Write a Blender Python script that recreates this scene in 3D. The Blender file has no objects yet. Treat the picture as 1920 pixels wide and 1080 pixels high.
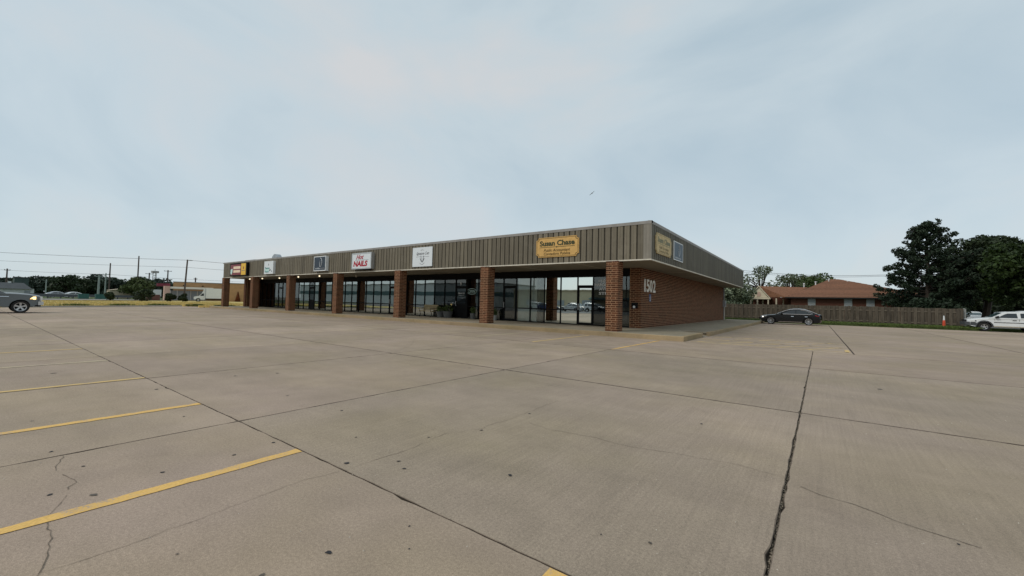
import bpy, math, random
import numpy as np
from mathutils import Matrix, Vector
R = math.radians
random.seed(7); rng = np.random.default_rng(7)
S = bpy.context.scene
COL = S.collection

# ------------------------------------------------------------------ camera
cam = bpy.data.cameras.new('camera'); cam.sensor_width = 36; cam.lens = 14.434
cam.clip_start = 0.05; cam.clip_end = 4000
co = bpy.data.objects.new('camera', cam); COL.objects.link(co)
yaw, pit, rol = R(36.487), R(2.0496), R(1.3711)
fw = Vector((-math.sin(yaw)*math.cos(pit), math.cos(yaw)*math.cos(pit), math.sin(pit)))
rt = Vector((math.cos(yaw), math.sin(yaw), 0)); up = rt.cross(fw)
r2 = math.cos(rol)*rt + math.sin(rol)*up; u2 = -math.sin(rol)*rt + math.cos(rol)*up
m = Matrix.Identity(4)
for i in range(3): m[i][0] = r2[i]; m[i][1] = u2[i]; m[i][2] = -fw[i]
m[0][3], m[1][3], m[2][3] = 5.7203, -17.7215, 1.3687
co.matrix_world = m; S.camera = co

# ------------------------------------------------------------------ sky, sun, exposure
SUN = Vector((-0.40, -0.70, 0.75)).normalized()
w = bpy.data.worlds.new('World'); S.world = w; w.use_nodes = True
nt = w.node_tree; nt.nodes.clear()
def N(nt, t, **k):
    n = nt.nodes.new(t)
    for a, b in k.items(): setattr(n, a, b)
    return n
out = N(nt, 'ShaderNodeOutputWorld'); bg = N(nt, 'ShaderNodeBackground'); bg.inputs[1].default_value = 0.1
sky = N(nt, 'ShaderNodeTexSky', sky_type='NISHITA', sun_disc=False)
sky.sun_elevation = math.asin(SUN.z); sky.sun_rotation = math.atan2(SUN.x, SUN.y)
sky.air_density = 1.0; sky.dust_density = 1.5; sky.altitude = 300
tc = N(nt, 'ShaderNodeTexCoord')
mp = N(nt, 'ShaderNodeMapping'); mp.inputs['Scale'].default_value = (1, 1, 2.0); mp.inputs['Location'].default_value = (15.1, 8.8, 6.2)
nz = N(nt, 'ShaderNodeTexNoise'); nz.inputs['Scale'].default_value = 1.5; nz.inputs['Detail'].default_value = 7; nz.inputs['Roughness'].default_value = 0.52; nz.inputs['Distortion'].default_value = 0.6
nt.links.new(tc.outputs['Generated'], mp.inputs[0]); nt.links.new(mp.outputs[0], nz.inputs[0])
rp = N(nt, 'ShaderNodeValToRGB'); e = rp.color_ramp.elements
e[0].position = 0.31; e[0].color = (0.485, 0.605, 0.68, 1)
e[1].position = 0.69; e[1].color = (0.71, 0.725, 0.73, 1)
el = rp.color_ramp.elements.new(0.5); el.color = (0.608, 0.706, 0.755, 1)
nt.links.new(nz.outputs[0], rp.inputs[0])
sc_ = N(nt, 'ShaderNodeVectorMath', operation='SCALE'); sc_.inputs['Scale'].default_value = 10.0
nt.links.new(rp.outputs[0], sc_.inputs[0])
mx = N(nt, 'ShaderNodeMix', data_type='RGBA'); mx.inputs[0].default_value = 0.86
nt.links.new(sky.outputs[0], mx.inputs[6]); nt.links.new(sc_.outputs[0], mx.inputs[7])
nt.links.new(mx.outputs[2], bg.inputs[0]); nt.links.new(bg.outputs[0], out.inputs[0])

sl = bpy.data.lights.new('sun', 'SUN'); sl.energy = 1.25; sl.angle = R(20); sl.color = (1, 0.95, 0.87)
so = bpy.data.objects.new('sun', sl); COL.objects.link(so)
so.rotation_euler = (-SUN).to_track_quat('-Z', 'Y').to_euler(); so.location = (0, -20, 40)
S.view_settings.view_transform = 'Standard'; S.view_settings.look = 'None'
S.view_settings.exposure = 0.0; S.view_settings.gamma = 1.0; S.view_settings.use_curve_mapping = False
S.render.engine = 'CYCLES'
S.cycles.max_bounces = 6; S.cycles.transparent_max_bounces = 12; S.cycles.use_denoising = True

# ------------------------------------------------------------------ materials
MATS = {}
def base_mat(name):
    mt = bpy.data.materials.new(name); mt.use_nodes = True
    MATS[name] = mt
    return mt, mt.node_tree, mt.node_tree.nodes['Principled BSDF']
def coords(nt, kind, scale=(1, 1, 1)):
    mp = N(nt, 'ShaderNodeMapping'); mp.inputs['Scale'].default_value = scale
    if kind == 'pos':
        g = N(nt, 'ShaderNodeNewGeometry'); nt.links.new(g.outputs['Position'], mp.inputs[0])
    else:
        t = N(nt, 'ShaderNodeTexCoord'); nt.links.new(t.outputs['Object'], mp.inputs[0])
    return mp.outputs[0]
def noise(nt, vec, scale, detail=4, rough=0.6):
    n = N(nt, 'ShaderNodeTexNoise'); n.inputs['Scale'].default_value = scale
    n.inputs['Detail'].default_value = detail; n.inputs['Roughness'].default_value = rough
    nt.links.new(vec, n.inputs[0]); return n.outputs[0]
def maprange(nt, v, a, b, c, d):
    n = N(nt, 'ShaderNodeMapRange'); nt.links.new(v, n.inputs[0])
    for i, x in enumerate((a, b, c, d)): n.inputs[i+1].default_value = x
    return n.outputs[0]
def mixc(nt, fac, a, b, blend='MIX'):
    n = N(nt, 'ShaderNodeMix', data_type='RGBA', blend_type=blend)
    for s, v in ((0, fac), (6, a), (7, b)):
        if hasattr(v, 'is_output'): nt.links.new(v, n.inputs[s])
        elif s == 0: n.inputs[0].default_value = v
        else: n.inputs[s].default_value = (*v, 1) if len(v) == 3 else v
    return n.outputs[2]
def hsvmul(nt, col, val):
    n = N(nt, 'ShaderNodeVectorMath', operation='SCALE'); nt.links.new(col, n.inputs[0])
    if hasattr(val, 'is_output'): nt.links.new(val, n.inputs['Scale'])
    else: n.inputs['Scale'].default_value = val
    return n.outputs[0]
def bump(nt, bs, h, st=0.3, dist=0.01):
    b = N(nt, 'ShaderNodeBump'); b.inputs['Strength'].default_value = st; b.inputs['Distance'].default_value = dist
    nt.links.new(h, b.inputs['Height']); nt.links.new(b.outputs[0], bs.inputs['Normal'])
def pm(name, c, rough=0.7, var=0.15, sc=3.0, metal=0.0, bmp=0.0, spec=0.4, kind='pos', objvar=0.0, sv=(1, 1, 1), coat=0.0):
    mt, nt, bs = base_mat(name)
    bs.inputs['Roughness'].default_value = rough; bs.inputs['Metallic'].default_value = metal
    bs.inputs['Specular IOR Level'].default_value = spec; bs.inputs['Coat Weight'].default_value = coat
    bs.inputs['Coat Roughness'].default_value = 0.05
    v = coords(nt, kind, sv); n = noise(nt, v, sc)
    lo = tuple(x*(1-var) for x in c); hi = tuple(min(1, x*(1+var)) for x in c)
    colr = mixc(nt, maprange(nt, n, 0.3, 0.7, 0, 1), lo, hi)
    if objvar:
        oi = N(nt, 'ShaderNodeObjectInfo')
        colr = hsvmul(nt, colr, maprange(nt, oi.outputs['Random'], 0, 1, 1-objvar, 1+objvar))
    nt.links.new(colr, bs.inputs['Base Color'])
    if bmp: bump(nt, bs, n, bmp, 0.01)
    return mt
def concrete(name, c, broom=False, stain=0.26, slabvar=0.075):
    mt, nt, bs = base_mat(name); bs.inputs['Roughness'].default_value = 0.88; bs.inputs['Specular IOR Level'].default_value = 0.25
    p = coords(nt, 'pos')
    big = noise(nt, p, 0.22, 5, 0.62); mid = noise(nt, p, 1.7, 6, 0.65); fine = noise(nt, p, 55, 2, 0.7); vf = noise(nt, p, 190, 1, 0.5)
    str_ = noise(nt, coords(nt, 'pos', (0.18, 1.0, 1)), 1.4, 4, 0.6)
    colr = mixc(nt, maprange(nt, big, 0.32, 0.68, 0, 1), (c[0]*(1-stain*0.6), c[1]*(1-stain*0.5), c[2]*(1-stain*0.75)), (c[0]*(1+stain*0.35), c[1]*(1+stain*0.32), c[2]*(1+stain*0.36)))
    tint = mixc(nt, maprange(nt, noise(nt, p, 0.5, 3, 0.5), 0.42, 0.66, 0, 1), (1, 1, 1), (1.0, 1.0, 0.93))
    colr = mixc(nt, 1.0, colr, tint, 'MULTIPLY')
    colr = hsvmul(nt, colr, maprange(nt, mid, 0.25, 0.75, 0.88, 1.10))
    colr = hsvmul(nt, colr, maprange(nt, str_, 0.25, 0.75, 0.90, 1.06))
    colr = hsvmul(nt, colr, maprange(nt, fine, 0.3, 0.7, 0.84, 1.14))
    colr = hsvmul(nt, colr, maprange(nt, vf, 0.3, 0.7, 0.80, 1.20))
    pale = maprange(nt, noise(nt, coords(nt, 'pos', (0.55, 1, 1)), 0.42, 6, 0.66), 0.52, 0.72, 0, 0.42)
    colr = mixc(nt, pale, colr, (c[0]*1.30, c[1]*1.31, c[2]*1.24))
    oi = N(nt, 'ShaderNodeObjectInfo')
    colr = hsvmul(nt, colr, maprange(nt, oi.outputs['Random'], 0, 1, 1-slabvar, 1+slabvar))
    # dark old stains with a shape of their own
    st = maprange(nt, noise(nt, p, 0.75, 4, 0.7), 0.60, 0.78, 0, 0.36)
    colr = mixc(nt, st, colr, (c[0]*0.45, c[1]*0.43, c[2]*0.42))
    h = mixc(nt, 0.5, vf, fine)
    if broom:
        bl = noise(nt, coords(nt, 'pos', (38, 0.7, 1)), 1.0, 3, 0.7)
        colr = hsvmul(nt, colr, maprange(nt, bl, 0.3, 0.7, 0.92, 1.07)); h = mixc(nt, 0.5, h, bl)
    nt.links.new(colr, bs.inputs['Base Color']); bump(nt, bs, h, 0.35, 0.006)
    return mt
def paint_stripe(name, c, wear, base):
    mt, nt, bs = base_mat(name); bs.inputs['Roughness'].default_value = 0.8
    p = coords(nt, 'pos')
    n1 = noise(nt, p, 2.2, 6, 0.75); n2 = noise(nt, p, 60, 2, 0.6)
    s = N(nt, 'ShaderNodeMath', operation='MULTIPLY_ADD'); nt.links.new(n2, s.inputs[0]); s.inputs[1].default_value = 0.55; nt.links.new(n1, s.inputs[2])
    f = maprange(nt, s.outputs[0], 1.02-wear, 1.17-wear, 0, 1)
    colr = mixc(nt, f, c, base)
    colr = hsvmul(nt, colr, maprange(nt, n2, 0.3, 0.7, 0.85, 1.12))
    nt.links.new(colr, bs.inputs['Base Color']); return mt
def emis(name, c, st):
    mt, nt, bs = base_mat(name); bs.inputs['Base Color'].default_value = (*c, 1)
    bs.inputs['Emission Color'].default_value = (*c, 1); bs.inputs['Emission Strength'].default_value = st
    return mt
def glass(name, refl, tint, trans=1.0, wob=0.0, gcol=(0.86, 0.92, 0.92)):
    mt = bpy.data.materials.new(name); mt.use_nodes = True; MATS[name] = mt; nt = mt.node_tree; nt.nodes.clear()
    o = N(nt, 'ShaderNodeOutputMaterial'); g = N(nt, 'ShaderNodeBsdfGlossy'); g.inputs['Roughness'].default_value = 0.0
    g.inputs['Color'].default_value = (*gcol, 1)
    t = N(nt, 'ShaderNodeBsdfTransparent'); t.inputs['Color'].default_value = (*tint, 1)
    lw = N(nt, 'ShaderNodeFresnel'); lw.inputs['IOR'].default_value = 1.5
    f = maprange(nt, lw.outputs[0], 0.0, 1.0, refl, 1.0)
    mxs = N(nt, 'ShaderNodeMixShader'); nt.links.new(f, mxs.inputs[0]); nt.links.new(t.outputs[0], mxs.inputs[1]); nt.links.new(g.outputs[0], mxs.inputs[2])
    if wob:
        nn = noise(nt, coords(nt, 'pos', (1, 1, 1)), 1.3, 1, 0.4)
        b = N(nt, 'ShaderNodeBump'); b.inputs['Strength'].default_value = wob; b.inputs['Distance'].default_value = 0.02
        nt.links.new(nn, b.inputs['Height']); nt.links.new(b.outputs[0], g.inputs['Normal'])
    nt.links.new(mxs.outputs[0], o.inputs[0]); return mt
def leafmat(name, c, v=0.35, trans=0.25):
    mt, nt, bs = base_mat(name); bs.inputs['Roughness'].default_value = 0.6; bs.inputs['Specular IOR Level'].default_value = 0.25
    g = N(nt, 'ShaderNodeNewGeometry')
    n = noise(nt, coords(nt, 'pos'), 0.8, 3, 0.6)
    colr = mixc(nt, maprange(nt, n, 0.3, 0.7, 0, 1), (c[0]*0.75, c[1]*0.8, c[2]*0.8), (c[0]*1.3, c[1]*1.2, c[2]*1.1))
    colr = hsvmul(nt, colr, maprange(nt, g.outputs['Random Per Island'], 0, 1, 1-v, 1+v))
    nt.links.new(colr, bs.inputs['Base Color'])
    return mt
def brickmat(name, c, v=0.4):
    mt, nt, bs = base_mat(name); bs.inputs['Roughness'].default_value = 0.85; bs.inputs['Specular IOR Level'].default_value = 0.25
    g = N(nt, 'ShaderNodeNewGeometry'); oi = N(nt, 'ShaderNodeObjectInfo')
    a = N(nt, 'ShaderNodeMath', operation='ADD'); nt.links.new(g.outputs['Random Per Island'], a.inputs[0]); nt.links.new(oi.outputs['Random'], a.inputs[1])
    fr = N(nt, 'ShaderNodeMath', operation='FRACT'); nt.links.new(a.outputs[0], fr.inputs[0])
    colr = mixc(nt, fr.outputs[0], (c[0]*(1-v), c[1]*(1-v), c[2]*(1-v)), (c[0]*(1+v), c[1]*(1+v*0.7), c[2]*(1+v*0.5)))
    n = noise(nt, coords(nt, 'pos'), 40, 3, 0.6)
    colr = hsvmul(nt, colr, maprange(nt, n, 0.3, 0.7, 0.75, 1.25))
    nt.links.new(colr, bs.inputs['Base Color']); bump(nt, bs, n, 0.3, 0.004)
    return mt
def siding(name, c):
    mt, nt, bs = base_mat(name); bs.inputs['Roughness'].default_value = 0.62; bs.inputs['Specular IOR Level'].default_value = 0.3
    p = coords(nt, 'pos'); oi = N(nt, 'ShaderNodeObjectInfo')
    streak = noise(nt, coords(nt, 'pos', (16, 16, 0.6)), 1.0, 5, 0.7); blot = noise(nt, p, 1.1, 4, 0.65)
    colr = mixc(nt, maprange(nt, streak, 0.3, 0.72, 0, 1), tuple(x*0.72 for x in c), tuple(x*1.25 for x in c))
    colr = mixc(nt, maprange(nt, blot, 0.52, 0.75, 0, 0.5), colr, (c[0]*1.5, c[1]*1.55, c[2]*1.65))
    colr = hsvmul(nt, colr, maprange(nt, oi.outputs['Random'], 0, 1, 0.82, 1.18))
    nt.links.new(colr, bs.inputs['Base Color']); return mt

SLAB = (0.378, 0.288, 0.224)
M_slab = concrete('slab_concrete', SLAB); M_slabb = concrete('broomed_concrete', (0.352, 0.274, 0.214), broom=True)
M_walk = concrete('walk_concrete', (0.30, 0.25, 0.19), stain=0.3)
M_kerb = concrete('kerb_concrete', (0.34, 0.25, 0.155), stain=0.35, slabvar=0.08)
M_bed = pm('joint_dirt', (0.065, 0.050, 0.036), 0.95, 0.5, 30)
M_pale = pm('pale_grit', (0.50, 0.44, 0.36), 0.9, 0.5, 60)
M_edge = pm('dirty_slab_edge', (0.165, 0.125, 0.092), 0.95, 0.45, 12)
M_crack = pm('crack_dirt', (0.16, 0.125, 0.092), 0.95, 0.4, 25)
M_crackf = pm('crack_faint', (0.27, 0.21, 0.16), 0.95, 0.3, 25)
M_tar2 = pm('faded_gum', (0.11, 0.09, 0.07), 0.8, 0.4, 30); M_tar = pm('old_gum', (0.022, 0.02, 0.022), 0.7, 0.4, 30)
M_yel = paint_stripe('yellow_paint', (0.76, 0.46, 0.13), 0.23, SLAB)
M_yel2 = paint_stripe('worn_yellow_paint', (0.66, 0.45, 0.17), 0.19, SLAB)
M_yel3 = paint_stripe('faded_cream_paint', (0.56, 0.46, 0.29), 0.26, SLAB)
M_hatch = paint_stripe('worn_hatch_paint', (0.66, 0.47, 0.20), 0.27, SLAB)
M_ground = pm('far_ground', (0.26, 0.24, 0.20), 0.95, 0.2, 0.05)
M_road = pm('road_concrete', (0.42, 0.39, 0.34), 0.9, 0.1, 0.4)
M_asph = pm('asphalt', (0.14, 0.135, 0.13), 0.9, 0.15, 0.7)
M_dry = pm('dry_grass_ground', (0.52, 0.40, 0.145), 0.95, 0.35, 0.6, bmp=0.3)
M_soilg = pm('green_grass_ground', (0.07, 0.095, 0.025), 0.95, 0.4, 1.5)
M_blade = leafmat('grass_blade', (0.085, 0.125, 0.03)); M_dblade = leafmat('dry_blade', (0.50, 0.39, 0.14))
M_brick = brickmat('brown_brick', (0.098, 0.038, 0.019)); M_mortar = pm('tan_mortar', (0.44, 0.265, 0.145), 0.95, 0.2, 8)
M_side = siding('bronze_siding', (0.166, 0.141, 0.100)); M_cap = pm('coping_metal', (0.27, 0.25, 0.225), 0.55, 0.2, 2, spec=0.5)
M_side2 = siding('shaded_bronze_siding', (0.112, 0.100, 0.070))  # same siding for the end fascia, its shade put into a darker colour
M_groove = pm('groove_shade', (0.045, 0.038, 0.027), 0.8, 0.2, 4)  # recess shade of the panel grooves, painted as a dark colour
M_corner = siding('corner_trim_metal', (0.24, 0.215, 0.175))
M_soff = pm('soffit_paint', (0.235, 0.205, 0.155), 0.7, 0.08, 0.8); M_trim = pm('trim_white', (0.62, 0.57, 0.47), 0.6, 0.15, 4)
M_black = pm('black_metal', (0.006, 0.006, 0.006), 0.6, 0.2, 5, spec=0.12); M_dark = pm('dark_interior', (0.035, 0.033, 0.03), 0.9, 0.2, 1)
M_roof = pm('roof_membrane', (0.3, 0.29, 0.27), 0.9, 0.15, 0.8)
G_mirror = glass('mirror_glass', 0.90, (0.25, 0.27, 0.26), wob=0.06, gcol=(0.86, 0.93, 0.90))
G_clear = glass('clear_glass', 0.10, (0.85, 0.88, 0.86)); G_mid = glass('tinted_glass', 0.44, (0.40, 0.42, 0.41), wob=0.05, gcol=(0.80, 0.86, 0.84)); G_low = glass('dark_glass', 0.055, (0.42, 0.43, 0.42), wob=0.03)
M_white = pm('white_plastic', (0.74, 0.75, 0.74), 0.4, 0.05, 3); M_whites = pm('white_sign_face', (0.72, 0.75, 0.76), 0.35, 0.03, 2)
M_alu = pm('aluminium', (0.55, 0.55, 0.54), 0.35, 0.1, 4, metal=0.6); M_chrome = pm('chrome', (0.78, 0.78, 0.78), 0.12, 0.03, 4, metal=1.0)
M_gold = pm('tan_sign_board', (0.62, 0.37, 0.115), 0.6, 0.12, 6); M_goldf = pm('faded_sign_board', (0.56, 0.43, 0.22), 0.65, 0.15, 5)
M_green = pm('dark_green_letters', (0.030, 0.042, 0.012), 0.6, 0.1, 5); M_greenf = pm('faded_green_letters', (0.20, 0.20, 0.12), 0.6, 0.3, 5)
M_olive = pm('olive_letters', (0.14, 0.085, 0.02), 0.6, 0.1, 5); M_olivef = pm('faded_olive_letters', (0.30, 0.235, 0.12), 0.6, 0.1, 5)
M_navy = pm('navy_face', (0.022, 0.034, 0.052), 0.4, 0.2, 4); M_navyf = pm('faded_navy_face', (0.085, 0.12, 0.155), 0.5, 0.2, 4)
M_red = pm('red_letters', (0.40, 0.012, 0.03), 0.5, 0.1, 5); M_maroon = pm('maroon_face', (0.20, 0.012, 0.018), 0.4, 0.3, 3)
M_cream = pm('cream_print', (0.85, 0.66, 0.48), 0.5, 0.08, 4); M_amber = pm('amber_face', (0.80, 0.46, 0.015), 0.4, 0.06, 4)
M_teal = pm('teal_print', (0.10, 0.30, 0.29), 0.5, 0.3, 8); M_mint = pm('mint_print', (0.55, 0.75, 0.70), 0.5, 0.1, 8)
M_ink = pm('grey_ink', (0.16, 0.16, 0.17), 0.6, 0.2, 6); M_inkd = pm('black_ink', (0.02, 0.02, 0.025), 0.6, 0.2, 6); M_inkl = pm('pale_ink', (0.42, 0.44, 0.45), 0.6, 0.1, 6)
M_blue = pm('blue_plate', (0.02, 0.06, 0.20), 0.5, 0.1, 5); M_num = pm('white_numerals', (0.88, 0.84, 0.76), 0.5, 0.08, 5)
M_let = pm('window_letters', (0.80, 0.82, 0.82), 0.5, 0.05, 5)
M_wood = pm('weathered_fence_wood', (0.098, 0.078, 0.056), 0.9, 0.35, 2.2, objvar=0.2, sv=(3, 3, 0.5)); M_benchw = pm('bench_wood', (0.36, 0.28, 0.15), 0.75, 0.2, 4, objvar=0.12)
M_pole2 = pm('fence_rail_wood', (0.16, 0.13, 0.095), 0.9, 0.2, 2); M_pole = pm('pole_wood', (0.085, 0.065, 0.055), 0.9, 0.2, 1); M_gpole = pm('green_steel', (0.25, 0.30, 0.27), 0.6, 0.1, 1); M_wire = pm('wire', (0.06, 0.06, 0.065), 0.6, 0.1, 1)
M_bark = pm('bark', (0.055, 0.042, 0.032), 0.95, 0.3, 4, bmp=0.4)
M_shing = pm('brown_shingle', (0.20, 0.092, 0.050), 0.9, 0.25, 5, objvar=0.16); M_hb = brickmat('house_brick', (0.085, 0.036, 0.024), 0.3); M_gable = pm('cream_siding', (0.66, 0.57, 0.42), 0.7, 0.06, 3)
M_lamp = emis('lamp_globe', (1.0, 0.86, 0.60), 1.5); M_lampo = pm('frosted_globe', (0.6, 0.57, 0.5), 0.4, 0.05, 3)
M_tyre = pm('tyre_rubber', (0.018, 0.017, 0.016), 0.85, 0.2, 8, kind='obj'); M_alloy = pm('alloy_rim', (0.50, 0.50, 0.50), 0.3, 0.1, 5, metal=0.7, kind='obj')
M_tint = pm('car_glass', (0.012, 0.016, 0.018), 0.06, 0.1, 2, spec=0.8, kind='obj'); M_screen = pm('windscreen_glass', (0.05, 0.085, 0.09), 0.05, 0.1, 2, spec=0.9, kind='obj')
M_under = pm('underbody', (0.010, 0.010, 0.010), 0.9, 0.1, 3, kind='obj'); M_seam = pm('panel_gap', (0.012, 0.012, 0.012), 0.8, 0.1, 3, kind='obj')
def carpaint(name, c, metal=0.0, rough=0.25): return pm(name, c, rough, 0.05, 2, metal=metal, coat=0.35, spec=0.3, kind='obj')
P_blk = carpaint('black_car_paint', (0.003, 0.003, 0.004), rough=0.08); P_wht = carpaint('white_car_paint', (0.72, 0.73, 0.72), rough=0.35); P_gry = carpaint('grey_truck_paint', (0.125, 0.135, 0.138), 0.2, 0.3)
P_blu = carpaint('blue_car_paint', (0.015, 0.04, 0.14)); P_sil = carpaint('silver_car_paint', (0.42, 0.43, 0.44), 0.5); P_dk = carpaint('charcoal_car_paint', (0.03, 0.03, 0.035))
M_hl = pm('headlight_lens', (0.62, 0.62, 0.60), 0.12, 0.1, 4, spec=0.9, kind='obj'); M_hlon = emis('lit_headlight', (1.0, 0.72, 0.30), 2.2); M_drl = emis('daytime_light', (1.0, 0.95, 0.85), 2.5)
M_amb = pm('amber_lens', (0.75, 0.24, 0.03), 0.2, 0.1, 4, kind='obj'); M_tail = pm('tail_lens', (0.42, 0.012, 0.02), 0.2, 0.1, 4, kind='obj')
M_bump = pm('grey_bumper_plastic', (0.07, 0.075, 0.08), 0.6, 0.1, 4, kind='obj')
M_store = pm('tan_brick_store', (0.42, 0.25, 0.12), 0.9, 0.12, 1.2); M_pink = pm('pink_stucco', (0.52, 0.36, 0.28), 0.9, 0.06, 1); M_glaz = pm('grey_shopfront', (0.24, 0.26, 0.27), 0.3, 0.15, 1.5)
M_canw = pm('canopy_white', (0.74, 0.70, 0.60), 0.7, 0.05, 1); M_mar2 = pm('maroon_panel', (0.16, 0.02, 0.035), 0.6, 0.1, 1)
M_grnb = pm('green_block', (0.045, 0.07, 0.065), 0.8, 0.1, 1); M_wall = pm('white_block_wall', (0.52, 0.54, 0.52), 0.85, 0.08, 1); M_dumps = pm('green_dumpster_paint', (0.02, 0.085, 0.07), 0.6, 0.15, 2)
M_slate = pm('slate_shingle', (0.07, 0.078, 0.082), 0.9, 0.15, 1); M_tanw = pm('tan_wall', (0.50, 0.43, 0.32), 0.9, 0.06, 1); M_redw = pm('red_brick_wall', (0.16, 0.075, 0.06), 0.9, 0.15, 1)
M_whw = pm('warehouse_white', (0.66, 0.68, 0.66), 0.8, 0.06, 0.5); M_tband = pm('warehouse_teal', (0.11, 0.17, 0.17), 0.7, 0.1, 0.5); M_beige = pm('beige_wall', (0.46, 0.40, 0.27), 0.85, 0.06, 0.5)
M_orange = pm('orange_plastic', (0.62, 0.075, 0.03), 0.5, 0.1, 3); M_galv = pm('galvanised', (0.38, 0.40, 0.42), 0.45, 0.12, 3, metal=0.5)
M_pot = pm('pot_concrete', (0.30, 0.30, 0.28), 0.85, 0.12, 5); M_planter = pm('planter_clay', (0.11, 0.11, 0.105), 0.85, 0.2, 5); M_rust = leafmat('rusty_foliage', (0.17, 0.055, 0.02)); M_stop = pm('yellow_stop_paint', (0.85, 0.60, 0.20), 0.8, 0.15, 4)
M_yposter = pm('yellow_poster', (0.44, 0.46, 0.08), 0.6, 0.1, 4); M_blind = pm('white_blind', (0.72, 0.74, 0.71), 0.8, 0.05, 3); M_stone = pm('gravel', (0.30, 0.25, 0.19), 0.9, 0.4, 30)
L_dark = leafmat('dark_leaf', (0.026, 0.040, 0.016)); L_mid = leafmat('mid_leaf', (0.060, 0.090, 0.026)); L_pale = leafmat('pale_leaf', (0.165, 0.195, 0.13)); L_olive = leafmat('olive_leaf', (0.100, 0.130, 0.065))
L_pine = leafmat('pine_needle', (0.020, 0.034, 0.018)); L_green = leafmat('green_leaf', (0.026, 0.046, 0.010)); L_far = leafmat('far_leaf', (0.046, 0.066, 0.034)); L_far2 = leafmat('far_leaf_bluish', (0.040, 0.060, 0.044)); L_far3 = leafmat('far_leaf_light', (0.066, 0.088, 0.030))

# ------------------------------------------------------------------ mesh helpers
class MB:
    def __init__(s): s.v = []; s.f = []; s.mi = []; s.mats = []
    def _m(s, mat):
        if mat not in s.mats: s.mats.append(mat)
        return s.mats.index(mat)
    def add(s, vs, fs, mat=None):
        b = len(s.v); s.v += [tuple(p) for p in vs]; k = s._m(mat)
        for f in fs: s.f.append([i+b for i in f]); s.mi.append(k)
        return s
    def box(s, x0, y0, z0, x1, y1, z1, mat=None):
        v = [(x0,y0,z0),(x1,y0,z0),(x1,y1,z0),(x0,y1,z0),(x0,y0,z1),(x1,y0,z1),(x1,y1,z1),(x0,y1,z1)]
        return s.add(v, [(0,3,2,1),(4,5,6,7),(0,1,5,4),(1,2,6,5),(2,3,7,6),(3,0,4,7)], mat)
    def prism(s, poly, axis, a, b, mat=None):
        # poly of 2D points extruded along axis from a to b
        def P(u, v, w): return {'x': (w, u, v), 'y': (u, w, v), 'z': (u, v, w)}[axis]
        n = len(poly); vs = [P(u, v, a) for u, v in poly] + [P(u, v, b) for u, v in poly]
        fs = [list(range(n)), list(range(2*n-1, n-1, -1))] + [(i, i+n, (i+1) % n+n, (i+1) % n) for i in range(n)]
        return s.add(vs, fs, mat)
    def tube(s, pts, r, n=6, mat=None, cap=True):
        pts = [Vector(p) for p in pts]; rs = r if isinstance(r, (list, tuple)) else [r]*len(pts)
        vs = []; fs = []; prev = None
        for i, p in enumerate(pts):
            d = (pts[min(i+1, len(pts)-1)] - pts[max(i-1, 0)]).normalized()
            a = Vector((0, 0, 1)) if abs(d.z) < 0.9 else Vector((1, 0, 0))
            if prev is not None: a = prev
            u = (a - d*a.dot(d)).normalized(); q = d.cross(u); prev = u
            for k in range(n):
                t = 2*math.pi*k/n; vs.append(p + (u*math.cos(t) + q*math.sin(t))*rs[i])
        for i in range(len(pts)-1):
            for k in range(n): fs.append((i*n+k, i*n+(k+1) % n, (i+1)*n+(k+1) % n, (i+1)*n+k))
        if cap: fs += [list(range(n-1, -1, -1)), [(len(pts)-1)*n+k for k in range(n)]]
        return s.add(vs, fs, mat)
    def lathe(s, prof, c, axis='z', n=20, mat=None):
        vs = []; fs = []
        for r, h in prof:
            for k in range(n):
                t = 2*math.pi*k/n; a, b = r*math.cos(t), r*math.sin(t)
                vs.append({'z': (c[0]+a, c[1]+b, c[2]+h), 'y': (c[0]+a, c[1]+h, c[2]+b), 'x': (c[0]+h, c[1]+a, c[2]+b)}[axis])
        m_ = len(prof)
        for i in range(m_-1):
            for k in range(n): fs.append((i*n+k, i*n+(k+1) % n, (i+1)*n+(k+1) % n, (i+1)*n+k))
        return s.add(vs, fs, mat)
    def mesh(s, name, smooth=None):
        me = bpy.data.meshes.new(name); me.from_pydata(s.v, [], s.f)
        for mt in s.mats:
            if mt: me.materials.append(mt)
        if len(s.mats) > 1: me.polygons.foreach_set('material_index', s.mi)
        if smooth is not None:
            me.polygons.foreach_set('use_smooth', [True]*len(me.polygons)); me.set_sharp_from_angle(angle=R(smooth))
        me.update(); return me
def link(name, me, parent=None, loc=None, rz=0.0):
    o = bpy.data.objects.new(name, me); COL.objects.link(o)
    if loc is not None: o.location = loc
    if rz: o.rotation_euler = (0, 0, rz)
    if parent is not None: o.parent = parent
    return o
def tag(o, label=None, cat=None, group=None, kind=None):
    if label: o['label'] = label
    if cat: o['category'] = cat
    if group: o['group'] = group
    if kind: o['kind'] = kind
    return o
def thing(name, label, cat, loc=(0, 0, 0), rz=0, group=None):
    o = bpy.data.objects.new(name, None); COL.objects.link(o); o.location = loc; o.rotation_euler = (0, 0, rz); o.empty_display_size = 0.3
    return tag(o, label, cat, group)
def part(name, mb, parent, smooth=None, world=True):
    """mesh in world coordinates under an un-rotated parent"""
    o = link(name, mb.mesh(name, smooth), parent)
    if world:
        p = parent; off = Vector((0, 0, 0))
        while p is not None: off += Vector(p.location); p = p.parent
        o.data.transform(Matrix.Translation(-off))
    return o
def lpart(name, mb, parent, smooth=None): return part(name, mb, parent, smooth, world=False)
def copy_tree(o, parent=None):
    c = o.copy(); COL.objects.link(c)
    if parent is not None: c.parent = parent
    for ch in list(o.children): copy_tree(ch, c)
    return c
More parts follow.
